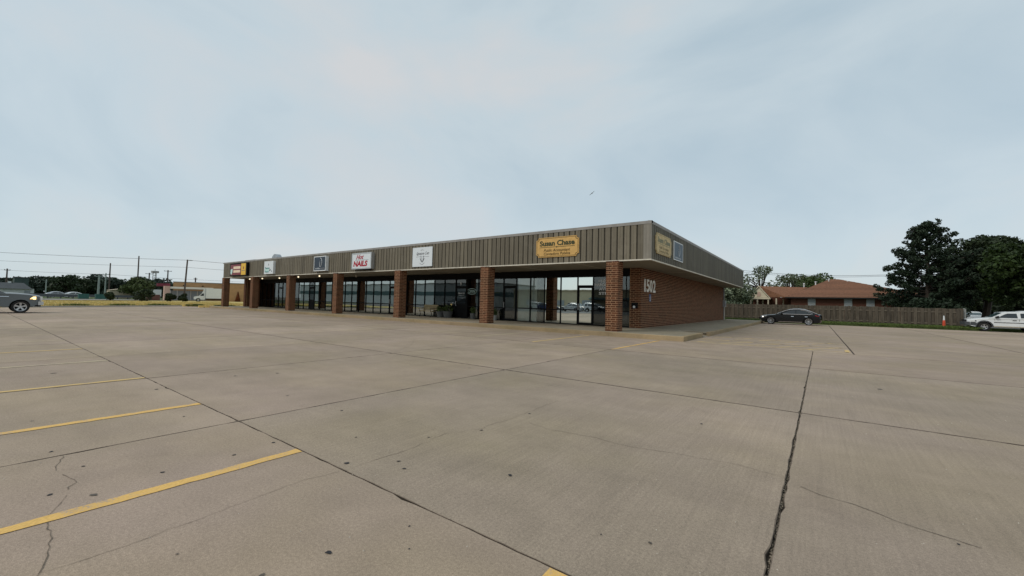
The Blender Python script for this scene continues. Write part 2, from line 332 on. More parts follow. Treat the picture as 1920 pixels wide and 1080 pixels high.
def text_mesh(txt, mat, plane, cx, cz, wd, ht, off=0.0, bold=0.0, shear=0.0, depth=0.006, spacing=1.0):
    """lettering as a mesh fitted to width wd and cap height ht, centred at (cx, cz), on plane ('y', Y) facing -Y or ('x', X) facing +X"""
    cu = bpy.data.curves.new('lettering', 'FONT'); cu.body = txt; cu.offset = bold; cu.shear = shear; cu.extrude = 0.001; cu.resolution_u = 4; cu.space_character = spacing
    o = bpy.data.objects.new('lettering', cu); me = bpy.data.meshes.new_from_object(o); bpy.data.objects.remove(o)
    n = len(me.vertices); a = np.empty(n*3); me.vertices.foreach_get('co', a); a = a.reshape(-1, 3)
    x0, x1 = a[:, 0].min(), a[:, 0].max(); y0, y1 = a[:, 1].min(), a[:, 1].max()
    sx = wd/(x1-x0); sy = ht/(y1-y0)
    u = (a[:, 0]-(x0+x1)/2)*sx+cx; v = (a[:, 1]-(y0+y1)/2)*sy+cz; d = np.where(a[:, 2] > 0, depth, 0.0)
    if plane[0] == 'y': q = np.stack([u, plane[1]-off-d, v], 1)
    else: q = np.stack([plane[1]+off+d, u, v], 1)
    me.vertices.foreach_set('co', q.ravel()); me.materials.clear(); me.materials.append(mat); me.update()
    return me
def tpart(name, me, parent):
    o = link(name, me, parent); off = Vector((0, 0, 0)); p = parent
    while p is not None: off += Vector(p.location); p = p.parent
    me.transform(Matrix.Translation(-off)); return o

# ------------------------------------------------------------------ ground and lot
KH = 0.19
g = MB().add([(-2500, -2500, -0.06), (2500, -2500, -0.06), (2500, 2500, -0.06), (-2500, 2500, -0.06)], [(0, 1, 2, 3)], M_ground)
tag(part('ground', g, None, world=False), kind='structure')
lot = part('parking_lot', MB().add([(-62, -32, -0.035), (48, -32, -0.035), (48, 31, -0.035), (-62, 31, -0.035)], [(0, 1, 2, 3)], M_bed), None, world=False)
tag(lot, kind='structure')
def jx(x, y): return 5.65+(y+1.0)*0.0095 if x == 5.58 else x
def slab(x0, y0, x1, y1, mat, gx0=0.011, gx1=0.011, gy0=0.014, gy1=0.014):
    c = [(jx(x0, y0)+gx0, y0+gy0), (jx(x1, y0)-gx1, y0+gy0), (jx(x1, y1)-gx1, y1-gy1), (jx(x0, y1)+gx0, y1-gy1)]
    near = min((p[0]-5.7)**2+(p[1]+17.7)**2 for p in c) < 16**2
    step = 0.12 if near else 3.0; jt = 0.0022 if near else 0.0
    pts = []; inn = []
    def edge(a, b, ch):
        L = math.dist(a, b); n = max(1, int(L/step)); nx, ny = (b[1]-a[1])/L, -(b[0]-a[0])/L
        for i in range(n):
            t = i/n; d = random.gauss(0, jt) if i else 0
            if near and i and random.random() < 0.04: d -= random.uniform(.006, .018)
            x, y = a[0]+(b[0]-a[0])*t, a[1]+(b[1]-a[1])*t
            pts.append((x+nx*d, y+ny*d)); q = d-ch*random.uniform(.5, 1.5)
            inn.append([x+nx*q, y+ny*q, i == 0, ch])
    chy = (0.010, 0.014, 0.018); k = 0.014 if y0 > -12 else 0.004
    edge(c[0], c[1], k); edge(c[1], c[2], .006); edge(c[2], c[3], 0.014 if y1 > -12 else 0.004); edge(c[3], c[0], .006)
    cx, cy = (x0+x1)/2, (y0+y1)/2; n = len(pts); tp = []
    for p in inn:
        x, y = p[0], p[1]
        if p[2]: x += math.copysign(.014, cx-x); y += math.copysign(.008, cy-y)
        tp.append((x-cx, y-cy, 0.0))
    mid = [(a-cx, b-cy, -0.003) for a, b in pts]; low = [(a-cx, b-cy, -0.05) for a, b in pts]
    mb = MB(); mb.add(tp+mid+low, [], mat); mb.add([], [], M_edge); mb.add([], [], M_bed)
    mb.f.append(list(range(n))); mb.mi.append(0)
    for i in range(n):
        q = (i+1) % n; mb.f.append([i, n+i, n+q, q]); mb.mi.append(1); mb.f.append([n+i, 2*n+i, 2*n+q, n+q]); mb.mi.append(2)
    return link('slab', mb.mesh('slab'), lot, (cx, cy, random.uniform(-0.0015, 0.0)))
xs = [0.63-3.65*k for k in range(17, -1, -1)]; xr = [5.58, 10.6, 15.6, 20.6, 25.6, 30.6, 35.6, 40.6]
ys = [-30.4, -25.6, -20.7, -15.82, -11.0, -5.7, -0.9]
for j in range(6):
    xx = xs + xr
    for i in range(len(xx)-1):
        x0, x1 = xx[i], xx[i+1]; y0, y1 = ys[j], ys[j+1]
        if j == 5 and x1 <= 1.0: y1 = -0.66
        mt = M_slabb if (x0 > 0.5 and j in (3, 4) or x0 > 5.5) and j != 5 else M_slab
        slab(x0, y0, x1, y1, mt, gx0=0.0075 if x0 == 5.58 else 0.006, gx1=0.0075 if x1 == 5.58 else 0.006, gy0=(0.010, 0.010, 0.010, 0.0045, 0.009, 0.014)[j], gy1=(0.010, 0.010, 0.0045, 0.009, 0.014, 0.014)[j])
slab(0.63, -0.9, 1.62, -0.66, M_slab, gy1=0.0, gy0=0.0125)
xb = [1.552, 6.7, 11.7, 16.7, 21.7, 26.7, 31.7, 36.7, 41.7]; yb = [-0.9, 4.4, 9.7, 15.0, 20.3, 25.6, 30.7]
for j in range(6):
    for i in range(len(xb)-1): slab(xb[i], yb[j], xb[i+1], yb[j+1], M_slab, gx0=0.010, gx1=0.010, gy0=0.007 if j else 0.0125, gy1=0.007)
# loose grit in the wide open joint
gv = MB()
for k in range(3200):
    y = random.uniform(-16.5, -1.0); x = 5.65+(y+1)*.0095+random.uniform(-0.008, 0.008); r = random.uniform(0.002, 0.0055)
    q = [(x+r*math.cos(t)*random.uniform(.6, 1.2), y+r*math.sin(t)*random.uniform(.6, 1.2)) for t in (0, 1.2, 2.5, 3.8, 5.0)]
    z = -0.034+random.random()*.022; n = 5; vs = [(a, b, z) for a, b in q] + [(x, y, z+r*1.6)]
    gv.add(vs, [(i, (i+1) % 5, 5) for i in range(5)], M_stone)
tag(part('joint_gravel', gv, lot), kind='stuff')
gt = MB()
for k in range(620):
    a = R(random.uniform(75, 190)); d = 1.6+random.random()**.7*13; x, y = 5.7+d*math.cos(a), -17.7+d*math.sin(a); r = random.uniform(.0025, .006)
    q = [(x+r*math.cos(t)*random.uniform(.6, 1.3), y+r*math.sin(t)*random.uniform(.6, 1.3), 0.0) for t in (0, 1.3, 2.5, 3.8, 5.0)]
    gt.add(q+[(x, y, r*1.2)], [(i, (i+1) % 5, 5) for i in range(5)], M_pale)
tag(part('loose_grit', gt, lot), kind='stuff')
def ribbon(pts, w, z, mat, jag=0.0):
    L = []; Rr = []
    P = []
    for i in range(len(pts)-1):
        n = max(1, int(math.dist(pts[i], pts[i+1])/0.05)); 
        for k in range(n): P.append((pts[i][0]+(pts[i+1][0]-pts[i][0])*k/n+random.gauss(0, jag), pts[i][1]+(pts[i+1][1]-pts[i][1])*k/n+random.gauss(0, jag)))
    P.append(pts[-1])
    for i, p in enumerate(P):
        a = P[max(i-1, 0)]; b = P[min(i+1, len(P)-1)]; l = math.dist(a, b) or 1; nx, ny = -(b[1]-a[1])/l, (b[0]-a[0])/l
        ww = w*random.uniform(0.25, 1.0)*0.5
        L.append((p[0]+nx*ww, p[1]+ny*ww, z)); Rr.append((p[0]-nx*ww, p[1]-ny*ww, z))
    n = len(P); mb = MB(); mb.add(L+Rr, [(i, n+i, n+i+1, i+1) for i in range(n-1)], mat); return mb
cr = [(0.66,-17.13),(0.87,-17.18),(1.05,-17.21),(1.17,-17.19),(1.31,-17.17),(1.45,-17.15),(1.55,-17.2),(1.67,-17.22),(1.79,-17.27),(1.93,-17.32),(2.1,-17.34),(2.31,-17.35),(2.52,-17.39),(2.69,-17.43),(2.9,-17.5)]
for q in (cr[0:3], cr[3:7], cr[7:10], cr[9:]): part('crack', ribbon(q, 0.0065, 0.003, M_crack, 0.007), lot)
part('crack', ribbon([(2.69,-17.43),(2.71,-17.09),(2.68,-16.71),(2.62,-16.13),(2.69,-15.86)], 0.005, 0.003, M_crackf, 0.004), lot)
part('crack', ribbon([(2.69,-15.7),(2.72,-15.23),(2.64,-14.66),(2.8,-14.31),(2.82,-13.62),(2.78,-12.6)], 0.006, 0.003, M_crackf, 0.008), lot)
part('crack', ribbon([(3.06,-13.76),(3.39,-13.82),(3.88,-13.74),(4.21,-13.78),(4.72,-13.66),(5.17,-13.6),(5.53,-13.66)], 0.006, 0.003, M_crackf, 0.006), lot)
part('crack', ribbon([(5.63,-13.78),(5.75,-13.86),(5.93,-13.88),(6.05,-13.94),(6.19,-14.03),(6.5,-14.1)], 0.009, 0.003, M_crack, 0.004), lot)
part('crack', ribbon([(-3.1,-10.9),(-4.2,-9.4),(-5.6,-8.1)], 0.012, 0.003, M_crackf, 0.01), lot)
part('crack', ribbon([(3.9,-0.95),(3.8,-2.0),(3.55,-3.1),(3.4,-3.6)], 0.010, 0.003, M_crackf, 0.015), lot)
part('crack', ribbon([(8.2,21.5),(10.2,18.8),(12.0,16.4),(14.6,13.6),(17.5,11.5)], 0.035, 0.003, M_crackf, 0.02), lot)
# old chewing-gum and tar spots
spots = []
for _ in range(3):
    pts = [(random.uniform(.7, 1.3)*math.cos(t)*0.5, random.uniform(.7, 1.2)*math.sin(t)*0.5, 0) for t in np.linspace(0, 2*math.pi, 9)[:-1]]
    spots.append(MB().add(pts, [tuple(range(8))], (M_tar, M_tar2, M_tar)[_]).mesh('gum_spot'))
gum = [(2.58, -15.73, 0.048), (2.87, -15.43, 0.036), (3.03, -15.5, 0.056), (3.77, -15.05, 0.042), (2.5, -14.51, 0.04), (2.85, -14.33, 0.051), (2.6, -14.85, 0.042), (2.87, -13.44, 0.053), (2.06, -15.31, 0.036), (0.06, -14.46, 0.044), (-0.19, -14.92, 0.042), (1.62, -15.89, 0.044), (1.69, -16.24, 0.04), (3.92, -16.18, 0.017), (3.98, -16.05, 0.027), (3.61, -16.47, 0.045), (3.53, -16.77, 0.036), (3.74, -16.03, 0.019), (1.68, -16.72, 0.035), (2.12, -16.74, 0.054), (1.79, -17.11, 0.051), (1.57, -17.29, 0.041), (0.46, -17.18, 0.043), (3.01, -16.97, 0.022), (2.79, -17.23, 0.029), (1.08, -17.07, 0.032), (4.64, -12.46, 0.046), (4.95, -15.28, 0.031), (4.69, -15.38, 0.016), (-1.75, -16.39, 0.052), (-1.91, -15.95, 0.056), (-0.0, -16.14, 0.039), (-0.92, -17.19, 0.036), (1.06, -14.86, 0.038), (0.75, -14.19, 0.044), (1.46, -11.03, 0.062), (0.74, -4.34, 0.117), (-2.28, -14.82, 0.068), (-0.03, -11.36, 0.066), (6.64, -11.91, 0.034), (6.4, -14.13, 0.02), (6.63, -7.99, 0.074), (-4.57, -16.69, 0.078), (-2.06, -14.23, 0.063)]
gum = [g_ for i_, g_ in enumerate(gum) if i_ % 5 != 4]
for k, (x, y, r) in enumerate(gum):
    o = link('gum_spot', spots[k % 3], lot, (x, y, 0.0035), random.uniform(0, 6)); q = random.uniform(.6, 1.0); o.scale = (r*q, r*q*random.uniform(.7, 1.1), 1)
def stripe(x0, y0, x1, y1, w, mat):
    dx, dy = x1-x0, y1-y0; L = math.hypot(dx, dy); nx, ny = -dy/L*w/2, dx/L*w/2
    n = max(2, int(L/0.09)); A = []; B = []
    for i in range(n+1):
        t = i/n; e1, e2 = random.gauss(0, .004), random.gauss(0, .004)
        A.append((x0+dx*t+nx+(nx/w*2)*e1, y0+dy*t+ny+(ny/w*2)*e1, 0.004)); B.append((x0+dx*t-nx+(nx/w*2)*e2, y0+dy*t-ny+(ny/w*2)*e2, 0.004))
    part('painted_stripe', MB().add(A+B, [(i, n+1+i, n+2+i, i+1) for i in range(n)], mat), lot)
for k, x in enumerate([4.67, 2.0, -0.53, -3.1, -5.85, -8.6, -11.4, -14.0, -16.7, -19.4, -22.0]):
    stripe(x, -15.835, x, -21.2, 0.105, M_yel if k < 3 else (M_yel2 if k in (3, 5) else M_yel3))
stripe(-2.34, -5.55, -2.37, -0.95, 0.10, M_yel2); stripe(0.66, -5.62, 0.74, -1.05, 0.10, M_yel); stripe(-5.1, -5.4, -5.1, -1.2, 0.1, M_yel3)
stripe(-7.9, -5.4, -7.9, -1.2, 0.1, M_yel3)
stripe(1.75, -0.25, 6.6, -0.25, 0.11, M_hatch); stripe(1.75, 3.9, 6.6, 3.5, 0.11, M_hatch); stripe(6.58, -0.3, 6.58, 0.7, 0.12, M_yel2); stripe(1.75, 1.6, 6.5, 1.5, 0.10, M_hatch)
for x in (1.9, 2.8, 3.7, 4.6, 5.5): stripe(x, -0.2, x+1.0, 1.6, 0.10, M_hatch); stripe(x+0.1, 2.6, x+0.75, 3.9, 0.10, M_hatch)
for y in (6.6, 9.3, 12.0, 14.7, 17.4, 20.1): stripe(1.9, y, 6.4, y, 0.1, M_yel3)

# ------------------------------------------------------------------ raised walkway
wk = part('walkway', MB().box(-50.0, -0.55, -0.02, 1.5, 2.715, 0.15, M_bed).box(-50.0, 2.715, -0.02, 0.34, 3.66, 0.15, M_bed).box(-1.62, 3.7, -0.02, 1.5, 29.9, 0.15, M_bed), None, world=False); tag(wk, kind='structure')
def kerb(x0, y0, x1, y1):
    mb = MB(); b = 0.018
    prof = [(0, 0), (0.001, KH-b), (b, KH)]
    if abs(x1-x0) > abs(y1-y0): # front kerb, faces -Y
        mb.prism([(y0, -0.02), (y1, -0.02), (y1, KH), (y0+b, KH), (y0+0.006, KH-b*0.4), (y0, KH-b)], 'x', x0+0.005, x1-0.005, M_kerb)
    else:
        mb.prism([(x0, -0.02), (x1, -0.02), (x1, KH-b), (x1-0.006, KH-b*.4), (x1-b, KH), (x0, KH)], 'y', y0+0.005, y1-0.005, M_kerb)
    part('kerb', mb, wk)
x = -50.0
while x < 1.3:
    kerb(x, -0.683, min(x+3.23, 1.56), -0.53); x += 3.23
kerb(1.41, -0.53, 1.56, 2.72)
kerb(1.53, 3.62, 1.68, 9.0)
for y in (9.0, 14.3, 19.6, 24.9): kerb(1.53, y, 1.68, y+5.3 if y < 24 else 29.9)
# kerb ramp
part('kerb_ramp', MB().add([(1.62, 2.72, 0.01), (1.62, 3.62, 0.01), (0.35, 3.62, KH), (0.35, 2.72, KH), (1.62, 2.72, -0.03), (1.62, 3.62, -0.03)], [(0, 1, 2, 3), (0, 4, 5, 1)], M_walk), wk)
part('kerb_flare', MB().add([(1.62, 3.62, 0.01), (1.68, 3.95, KH), (0.35, 3.62, KH), (1.68, 3.62, -0.02)], [(0, 1, 2), (0, 3, 1)], M_kerb), wk)
def wslab(x0, y0, x1, y1):
    part('walkway_slab', MB().box(x0+.005, y0+.005, 0.12, x1-.005, y1-.005, KH-0.001, M_walk), wk)
x = -50.0
while x < -2:
    wslab(x, -0.53, x+3.23, 3.66); x += 3.23
wslab(x, -0.53, 0.35, 2.72); wslab(x, 2.72, 0.35, 3.66); wslab(0.35, -0.53, 1.41, 2.72)
for y0, y1 in ((3.66, 9.0), (9.0, 14.3), (14.3, 19.6), (19.6, 24.9), (24.9, 29.9)): wslab(-1.62, y0, 1.53, y1)
wslab(0.35, 3.62, 1.53, 3.66)

# ------------------------------------------------------------------ the shop building
ZS, ZT = 3.37, 5.07; SF = 3.64; XL = -47.68; YR = 28.16
B = thing('shop_building', 'long low brick shopping strip with bronze metal fascia and seven brick columns', 'building', (-23.8, 14.0, 0))
NC = 33; CH = (ZS-KH)/NC; JT = 0.019
BM = {}
def brick_mesh(sx, sy):
    k = (round(sx, 3), round(sy, 3))
    if k not in BM:
        BM[k] = MB().box(-sx/2, -sy/2, -(CH-JT)/2, sx/2, sy/2, (CH-JT)/2, M_brick).mesh('brick')
    return BM[k]
def lay(bricks, parent, single):
    """bricks: (cx, cy, cz, sx, sy); single(b) -> own object, else joined"""
    off = Vector((0, 0, 0)); p = parent
    while p is not None: off += Vector(p.location); p = p.parent
    mb = MB()
    for b in bricks:
        pr = random.uniform(-0.0015, 0.0015)
        if single(b): link('brick', brick_mesh(b[3], b[4]), parent, Vector(b[:3])-off+Vector((pr, pr, 0)))
        else:
            x, y, z, sx, sy = b; x += pr; y += pr; h = (CH-JT)/2
            mb.box(x-sx/2, y-sy/2, z-h, x+sx/2, y+sy/2, z+h, M_brick)
    if mb.v: tag(part('brickwork', mb, parent), kind='stuff')
CW, CD, CY = 0.58, 0.572, -0.145
def column(xr, n, singles):
    x0, x1, y0, y1 = xr-CW, xr, CY, CY+CD; top = KH+NC*CH-0.012
    core = part('brick_column', MB().box(x0+.004, y0+.004, KH-.01, x1-.004, y1-.004, top, M_mortar), B)
    T = 0.09; bl = []
    for k in range(NC):
        z = KH+(k+.5)*CH
        def run(a, b, cuts):
            c = [a]+cuts+[b]; return [((c[i]+c[i+1])/2, c[i+1]-c[i]-JT) for i in range(len(c)-1)]
        if k % 2 == 0: # front and back run full width
            for yy in (y0, y1-T):
                for c, l in run(x0-JT/2, x1+JT/2, [(x0+x1)/2]): bl.append((c, yy+T/2, z, l, T))
            for xx in (x0, x1-T):
                for c, l in run(y0+T+JT/2, y1-T-JT/2, [y0+T+0.28]): bl.append((xx+T/2, c, z, T, l))
        else:
            for xx in (x0, x1-T):
                for c, l in run(y0-JT/2, y1+JT/2, [(y0+y1)/2]): bl.append((xx+T/2, c, z, T, l))
            for yy in (y0, y1-T):
                for c, l in run(x0+T+JT/2, x1-T-JT/2, [x0+T+0.14]): bl.append((c, yy+T/2, z, l, T))
    lay(bl, core, (lambda b: b[1] < y0+.1 or b[0] > x1-.1) if singles else (lambda b: False))
for i, xr_ in enumerate([-1.385, -8.946, -16.62, -24.247, -31.923, -39.501, -46.951]): column(xr_, i, i == 0)
# side wall and front return, right end
wall = part('brick_wall', MB().box(-2.25, SF+.004, KH-.01, -1.654, 27.99, ZS, M_mortar), B)
bl = []; T = 0.09; Lb = 0.2835
for k in range(NC):
    z = KH+(k+.5)*CH
    y = SF if k % 2 else SF+T+JT; first = True
    while y < 28.0-0.05:
        l = Lb if not (first and k % 2 == 0) else Lb*0.5+0.04
        e = min(y+l, 28.0); bl.append((-1.65-T/2, (y+e)/2-JT/2, z, T, e-y-JT)); y = e; first = False
    x = -1.65 if k % 2 == 0 else -1.65-T-JT; first = True
    while x > -2.24:
        e = max(x-Lb, -2.25); bl.append(((x+e)/2+JT/2, SF+T/2, z, x-e-JT, T)); x = e
lay(bl, wall, lambda b: b[1] < SF+0.95 and b[1]-SF < 0.95 and (b[1] > SF+.1 or True) and b[1] < 4.45)
# left end wall with wing pier, rear wall
lw = part('end_wall', MB().box(-47.68, 2.13, KH-.01, -47.20, 28.0, ZS, M_mortar), B)
bl = []
for k in range(NC):
    z = KH+(k+.5)*CH; y = 2.12+(0.14 if k % 2 else 0)
    bl += [(-47.44, 2.12+T/2-.01, z, 0.50, T)]
    y = 2.12+T+JT+(0.1 if k % 2 else 0)
    while y < 3.6: bl.append((-47.20-T/2+.01, y+.13, z, T, .27)); y += Lb
lay(bl, lw, lambda b: False)
part('rear_wall', MB().box(-47.5, 27.7, KH-.01, -2.3, 27.95, ZS, M_mortar), B)
# roof deck, soffit, fascia backing
part('roof_deck', MB().box(XL+.05, 0.05, ZS+0.05, -0.05, YR-.05, 4.90, M_roof), B)
part('soffit', MB().box(XL+.03, 0.02, ZS, -0.02, SF+.3, ZS+.045, M_soff).box(-1.9, SF+.31, ZS, -0.02, YR-.03, ZS+.045, M_soff), B)
sf = B.children[-1]
for i in range(1, 13): part('soffit_seam', MB().box(XL+3.66*i, 0.03, ZS-.004, XL+3.66*i+.05, SF, ZS+.002, M_trim), sf)
for i in range(1, 7): part('soffit_seam', MB().box(-1.62, SF+3.66*i, ZS-.004, -0.03, SF+3.66*i+.05, ZS+.002, M_trim), sf)
part('fascia_backing', MB().box(XL, 0.0, ZS+.03, 0, 0.05, 5.0, M_side).box(-0.05, 0.05, ZS+.03, 0, YR, 5.0, M_side).box(XL, 0.05, ZS+.03, XL+.05, YR, 5.0, M_side).box(XL, YR-.05, ZS+.03, 0, YR, 5.0, M_side), B)
PW = 0.305; ph = 1.585
pf = [(0, 0), (0.046, 0), (0.058, -0.042), (0.165, -0.042), (0.172, -0.036), (0.179, -0.042), (0.292, -0.042), (0.304, 0)]
mb = MB(); n = len(pf); mb.add([(a, b, 0) for a, b in pf]+[(a, b, ph) for a, b in pf], [(i, i+1, n+i+1, n+i) for i in range(n-1)]+[tuple(range(n)), tuple(range(2*n-1, n-1, -1))], M_side)
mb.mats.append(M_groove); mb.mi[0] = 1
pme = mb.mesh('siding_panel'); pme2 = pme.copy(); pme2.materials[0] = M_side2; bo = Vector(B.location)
x = -0.30-PW
while x > XL-0.01:
    link('siding_panel', pme, B, Vector((x, -0.002, 3.405))-bo); x -= PW
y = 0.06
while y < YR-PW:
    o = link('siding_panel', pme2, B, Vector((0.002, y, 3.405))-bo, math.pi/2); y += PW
part('corner_trim', MB().box(-0.30, -0.046, 3.405, 0.046, -0.002, 4.99, M_corner).box(0.002, -0.002, 3.405, 0.046, 0.055, 4.99, M_corner), B)
cp = MB().prism([(-0.060, 4.93), (-0.060, 5.065), (0.12, 5.08), (0.12, 4.98)], 'x', XL-.05, 0.055, M_cap)
part('coping', cp, B)
part('coping', MB().prism([(0.055, 4.93), (0.055, 5.064), (-0.12, 5.079), (-0.12, 4.98)], 'y', -0.054, YR+.05, M_cap), B)
part('coping', MB().prism([(XL-.05, 4.975), (XL-.05, 5.063), (XL+.12, 5.078), (XL+.12, 4.98)], 'y', 0.12, YR+.05, M_cap), B)
part('soffit_trim', MB().box(XL-.03, -0.052, ZS-.02, 0.052, 0.019, 3.405, M_trim), B); part('soffit_trim', MB().box(-0.019, 0.019, ZS-.02, 0.05, YR, 3.404, M_trim), B)
part('soffit_trim', MB().box(XL-.03, 0.019, ZS-.02, XL+.029, YR, 3.404, M_trim), B)
# interior
part('shop_interior', MB().box(-47.1, 9.0, KH, -2.3, 9.1, 3.2, M_dark).box(-47.1, SF+.2, 3.1, -2.3, 9.0, 3.2, M_dark).box(-47.1, SF+.05, KH-.02, -2.3, 9.0, KH+.01, M_dark), B)
for x in (-8.15, -11.4, -20.9, -30.4, -38.6): part('party_wall', MB().box(x-.08, SF+.25, KH, x+.08, 9.0, 3.1, M_dark), B)
part('bulkhead', MB().box(-47.2, SF-.02, 2.99, -2.26, SF+.12, ZS, M_black), B)
# storefront: mullion lines from left to right; doors flagged
mul = [-47.15, -46.62, -45.49, -44.47, -43.45, -42.55, -41.54, -40.75, -39.75, -38.8, -37.93, -36.92, -35.79, -34.78, -33.72, -32.67, -31.53, -30.4, -29.31, -28.23, -27.11, -26.03, -24.95, -23.89, -22.73, -21.68, -20.55, -19.48, -18.42, -17.35, -16.26, -15.12, -13.99, -12.96, -11.85, -10.77, -9.73, -8.66, -7.61, -6.48, -5.36, -4.38, -3.35, -2.26]
doors = {-42.55: 'dark', -35.79: 'black', -22.73: 'mid', -15.12: 'black', -10.77: 'low', -5.36: 'mirror'}
MW = 0.055; Z0, Z1, ZR, ZD = KH+.05, 2.97, 1.04, 2.40
def pane(parent, x0, x1, z0, z1, g): return part('pane', MB().box(x0, SF+.045, z0, x1, SF+.053, z1, g), parent)
for i in range(len(mul)-1):
    a, b = mul[i], mul[i+1]; h = MW/2
    if -9.8 < a < -8: gl = G_clear
    elif -7.7 < a < -4.4: gl = G_mirror
    elif a > -4.5 or -17.4 < a < -9.8: gl = G_low
    elif a < -38: gl = G_low
    elif a < -30.5: gl = G_mid
    else: gl = G_mid
    if a in doors:
        kd = doors[a]; gd = {'dark': G_low, 'black': G_low, 'mid': G_mid, 'low': G_low, 'mirror': G_mirror}[kd]
        f = MB().box(a-h, SF, KH, a+h, SF+.1, 2.985, M_black).box(a+h, SF, ZD, b-h, SF+.1, ZD+.07, M_black).box(a+h, SF, 2.93, b-h, SF+.1, 2.985, M_black)
        d = part('door', f, B)
        s = 0.075
        lf = part('door_leaf', MB().box(a+h+.01, SF+.015, KH+.01, a+h+s, SF+.065, ZD-.01, M_black).box(b-h-s, SF+.015, KH+.01, b-h-.01, SF+.065, ZD-.01, M_black)
             .box(a+h+s, SF+.015, KH+.01, b-h-s, SF+.065, KH+.14, M_black).box(a+h+s, SF+.015, ZD-.10, b-h-s, SF+.065, ZD-.01, M_black), d)
        if kd == 'black':
            part('door_panel', MB().box(a+h+s, SF+.03, KH+.14, b-h-s, SF+.05, 1.2, M_black), d); pane(d, a+h+s, b-h-s, 1.2, ZD-.1, G_low)
        else: pane(d, a+h+s, b-h-s, KH+.14, ZD-.1, gd)
        pane(d, a+h, b-h, ZD+.07, 2.93, gd)
        hx = a+h+.05 if kd != 'mid' else a+h+.05
        part('handle', MB().box(hx-.012, SF-.05, 1.05, hx+.012, SF-.03, 1.40, M_alu).box(hx-.01, SF-.03, 1.07, hx+.01, SF+.016, 1.09, M_alu).box(hx-.01, SF-.03, 1.36, hx+.01, SF+.016, 1.38, M_alu), d)
    else:
        f = MB().box(a-h, SF, KH, a+h, SF+.1, 2.985, M_black).box(a+h, SF, KH, b-h, SF+.1, Z0, M_black).box(a+h, SF+.01, ZR-.03, b-h, SF+.095, ZR+.03, M_black).box(a+h, SF, 2.93, b-h, SF+.1, 2.985, M_black)
        wn = part('window', f, B)
        pane(wn, a+h, b-h, Z0, ZR-.03, gl); pane(wn, a+h, b-h, ZR+.03, 2.93, gl)
# blinds and papers behind the glass
part('blind', MB().box(-9.66, SF+.16, KH+.03, -8.25, SF+.18, 2.93, M_blind), B)
part('blind', MB().box(-26.0, SF+.3, KH+.03, -24.0, SF+.32, 2.9, M_blind), B); part('blind', MB().box(-19.4, SF+.2, KH+.03, -17.5, SF+.22, 2.6, M_blind), B)
for x0, x1 in ((-36.6, -36.2), (-33.3, -33.0), (-32.1, -31.8), (-37.6, -37.3)): part('curtain', MB().box(x0, SF+.18, 1.1, x1, SF+.2, 2.85, M_blind), B)
for nm, x0, z0, x1, z1, mt in (('poster', -11.62, 1.97, -11.12, 2.43, M_yposter), ('notice', -10.52, 1.86, -10.2, 2.05, M_white), ('notice', -10.52, 2.08, -10.2, 2.16, M_white), ('poster', -2.71, 0.53, -2.42, 1.58, M_white), ('notice', -2.62, 2.2, -2.45, 2.45, M_pot), ('notice', -35.5, 1.62, -35.2, 1.9, M_white), ('notice', -34.6, 1.6, -34.45, 1.95, M_white), ('notice', -13.93, 1.13, -13.6, 1.36, M_white), ('poster', -44.3, 1.5, -43.7, 2.5, M_maroon), ('poster', -10.02, 0.35, -9.9, 2.25, M_tanw)):
    part(nm, MB().box(x0, SF+.06, z0, x1, SF+.063, z1, mt), B)
for t, xc, zc, wd, ht in (('1502', -3.79, 2.70, 0.54, 0.15), ('HARDING', -3.79, 2.49, 1.0, 0.15), ('AVE', -3.79, 2.25, 0.50, 0.16), ('STE', -3.79, 2.01, 0.50, 0.16)):
    tpart('window_lettering', text_mesh(t, M_let, ('y', SF+.043), xc, zc, wd, ht, bold=0.025), B)
tpart('door_number', text_mesh('9', M_let, ('y', SF-.0005), -14.62, 2.62, 0.13, 0.22, bold=0.02), B)
tpart('door_lettering', text_mesh('Signature Cuts', M_let, ('y', SF+.012), -14.56, 1.95, 0.62, 0.16, bold=0.01, shear=0.35), B)
part('door_lettering', MB().box(-14.85, SF+.008, 1.80, -14.27, SF+.012, 1.815, M_let), B)
# open sign in the window
osn = thing('open_sign', 'unlit oval OPEN neon sign hanging in the window beside the black door', 'neon sign', (-13.58, SF+.03, 1.9))
ring = [(-13.58+0.43*math.cos(t), SF+.03, 2.09+0.20*math.sin(t)) for t in np.linspace(0, 2*math.pi, 25)]
part('neon_ring', MB().tube(ring, 0.016, 6, M_mint, cap=False), osn)
tpart('lettering', text_mesh('OPEN', M_mint, ('y', SF+.03), -13.58, 2.09, 0.60, 0.20, bold=0.0, shear=0.3), osn)
# things fixed to the end wall
nm = thing('house_numbers', 'large cream numerals 1502 on the brick end wall', 'numbers', (-1.64, 5.0, 2.13))
for ch, yc, wd in (('1', 4.19, 0.17), ('5', 4.70, 0.46), ('0', 5.22, 0.44), ('2', 5.76, 0.46)): tpart('numeral', text_mesh(ch, M_num, ('x', -1.648), yc, 2.47, wd, 0.69, bold=0.02 if ch != '1' else 0.0, depth=0.03), nm)
ap = thing('accessible_parking_sign', 'small blue accessible parking plate below the cream numerals', 'sign', (-1.64, 5.1, 1.6))
part('plate', MB().box(-1.648, 4.95, 1.62, -1.638, 5.27, 2.02, M_blue), ap)
part('wheelchair_symbol', MB().tube([(-1.634, 5.12+.085*math.cos(t), 1.80+.085*math.sin(t)) for t in np.linspace(R(110), R(380), 12)], .012, 4, M_white).tube([(-1.634, 5.09, 1.95), (-1.634, 5.10, 1.83), (-1.634, 5.18, 1.83), (-1.634, 5.21, 1.74)], .013, 4, M_white).box(-1.638, 5.02, 1.64, -1.634, 5.2, 1.68, M_white), ap)
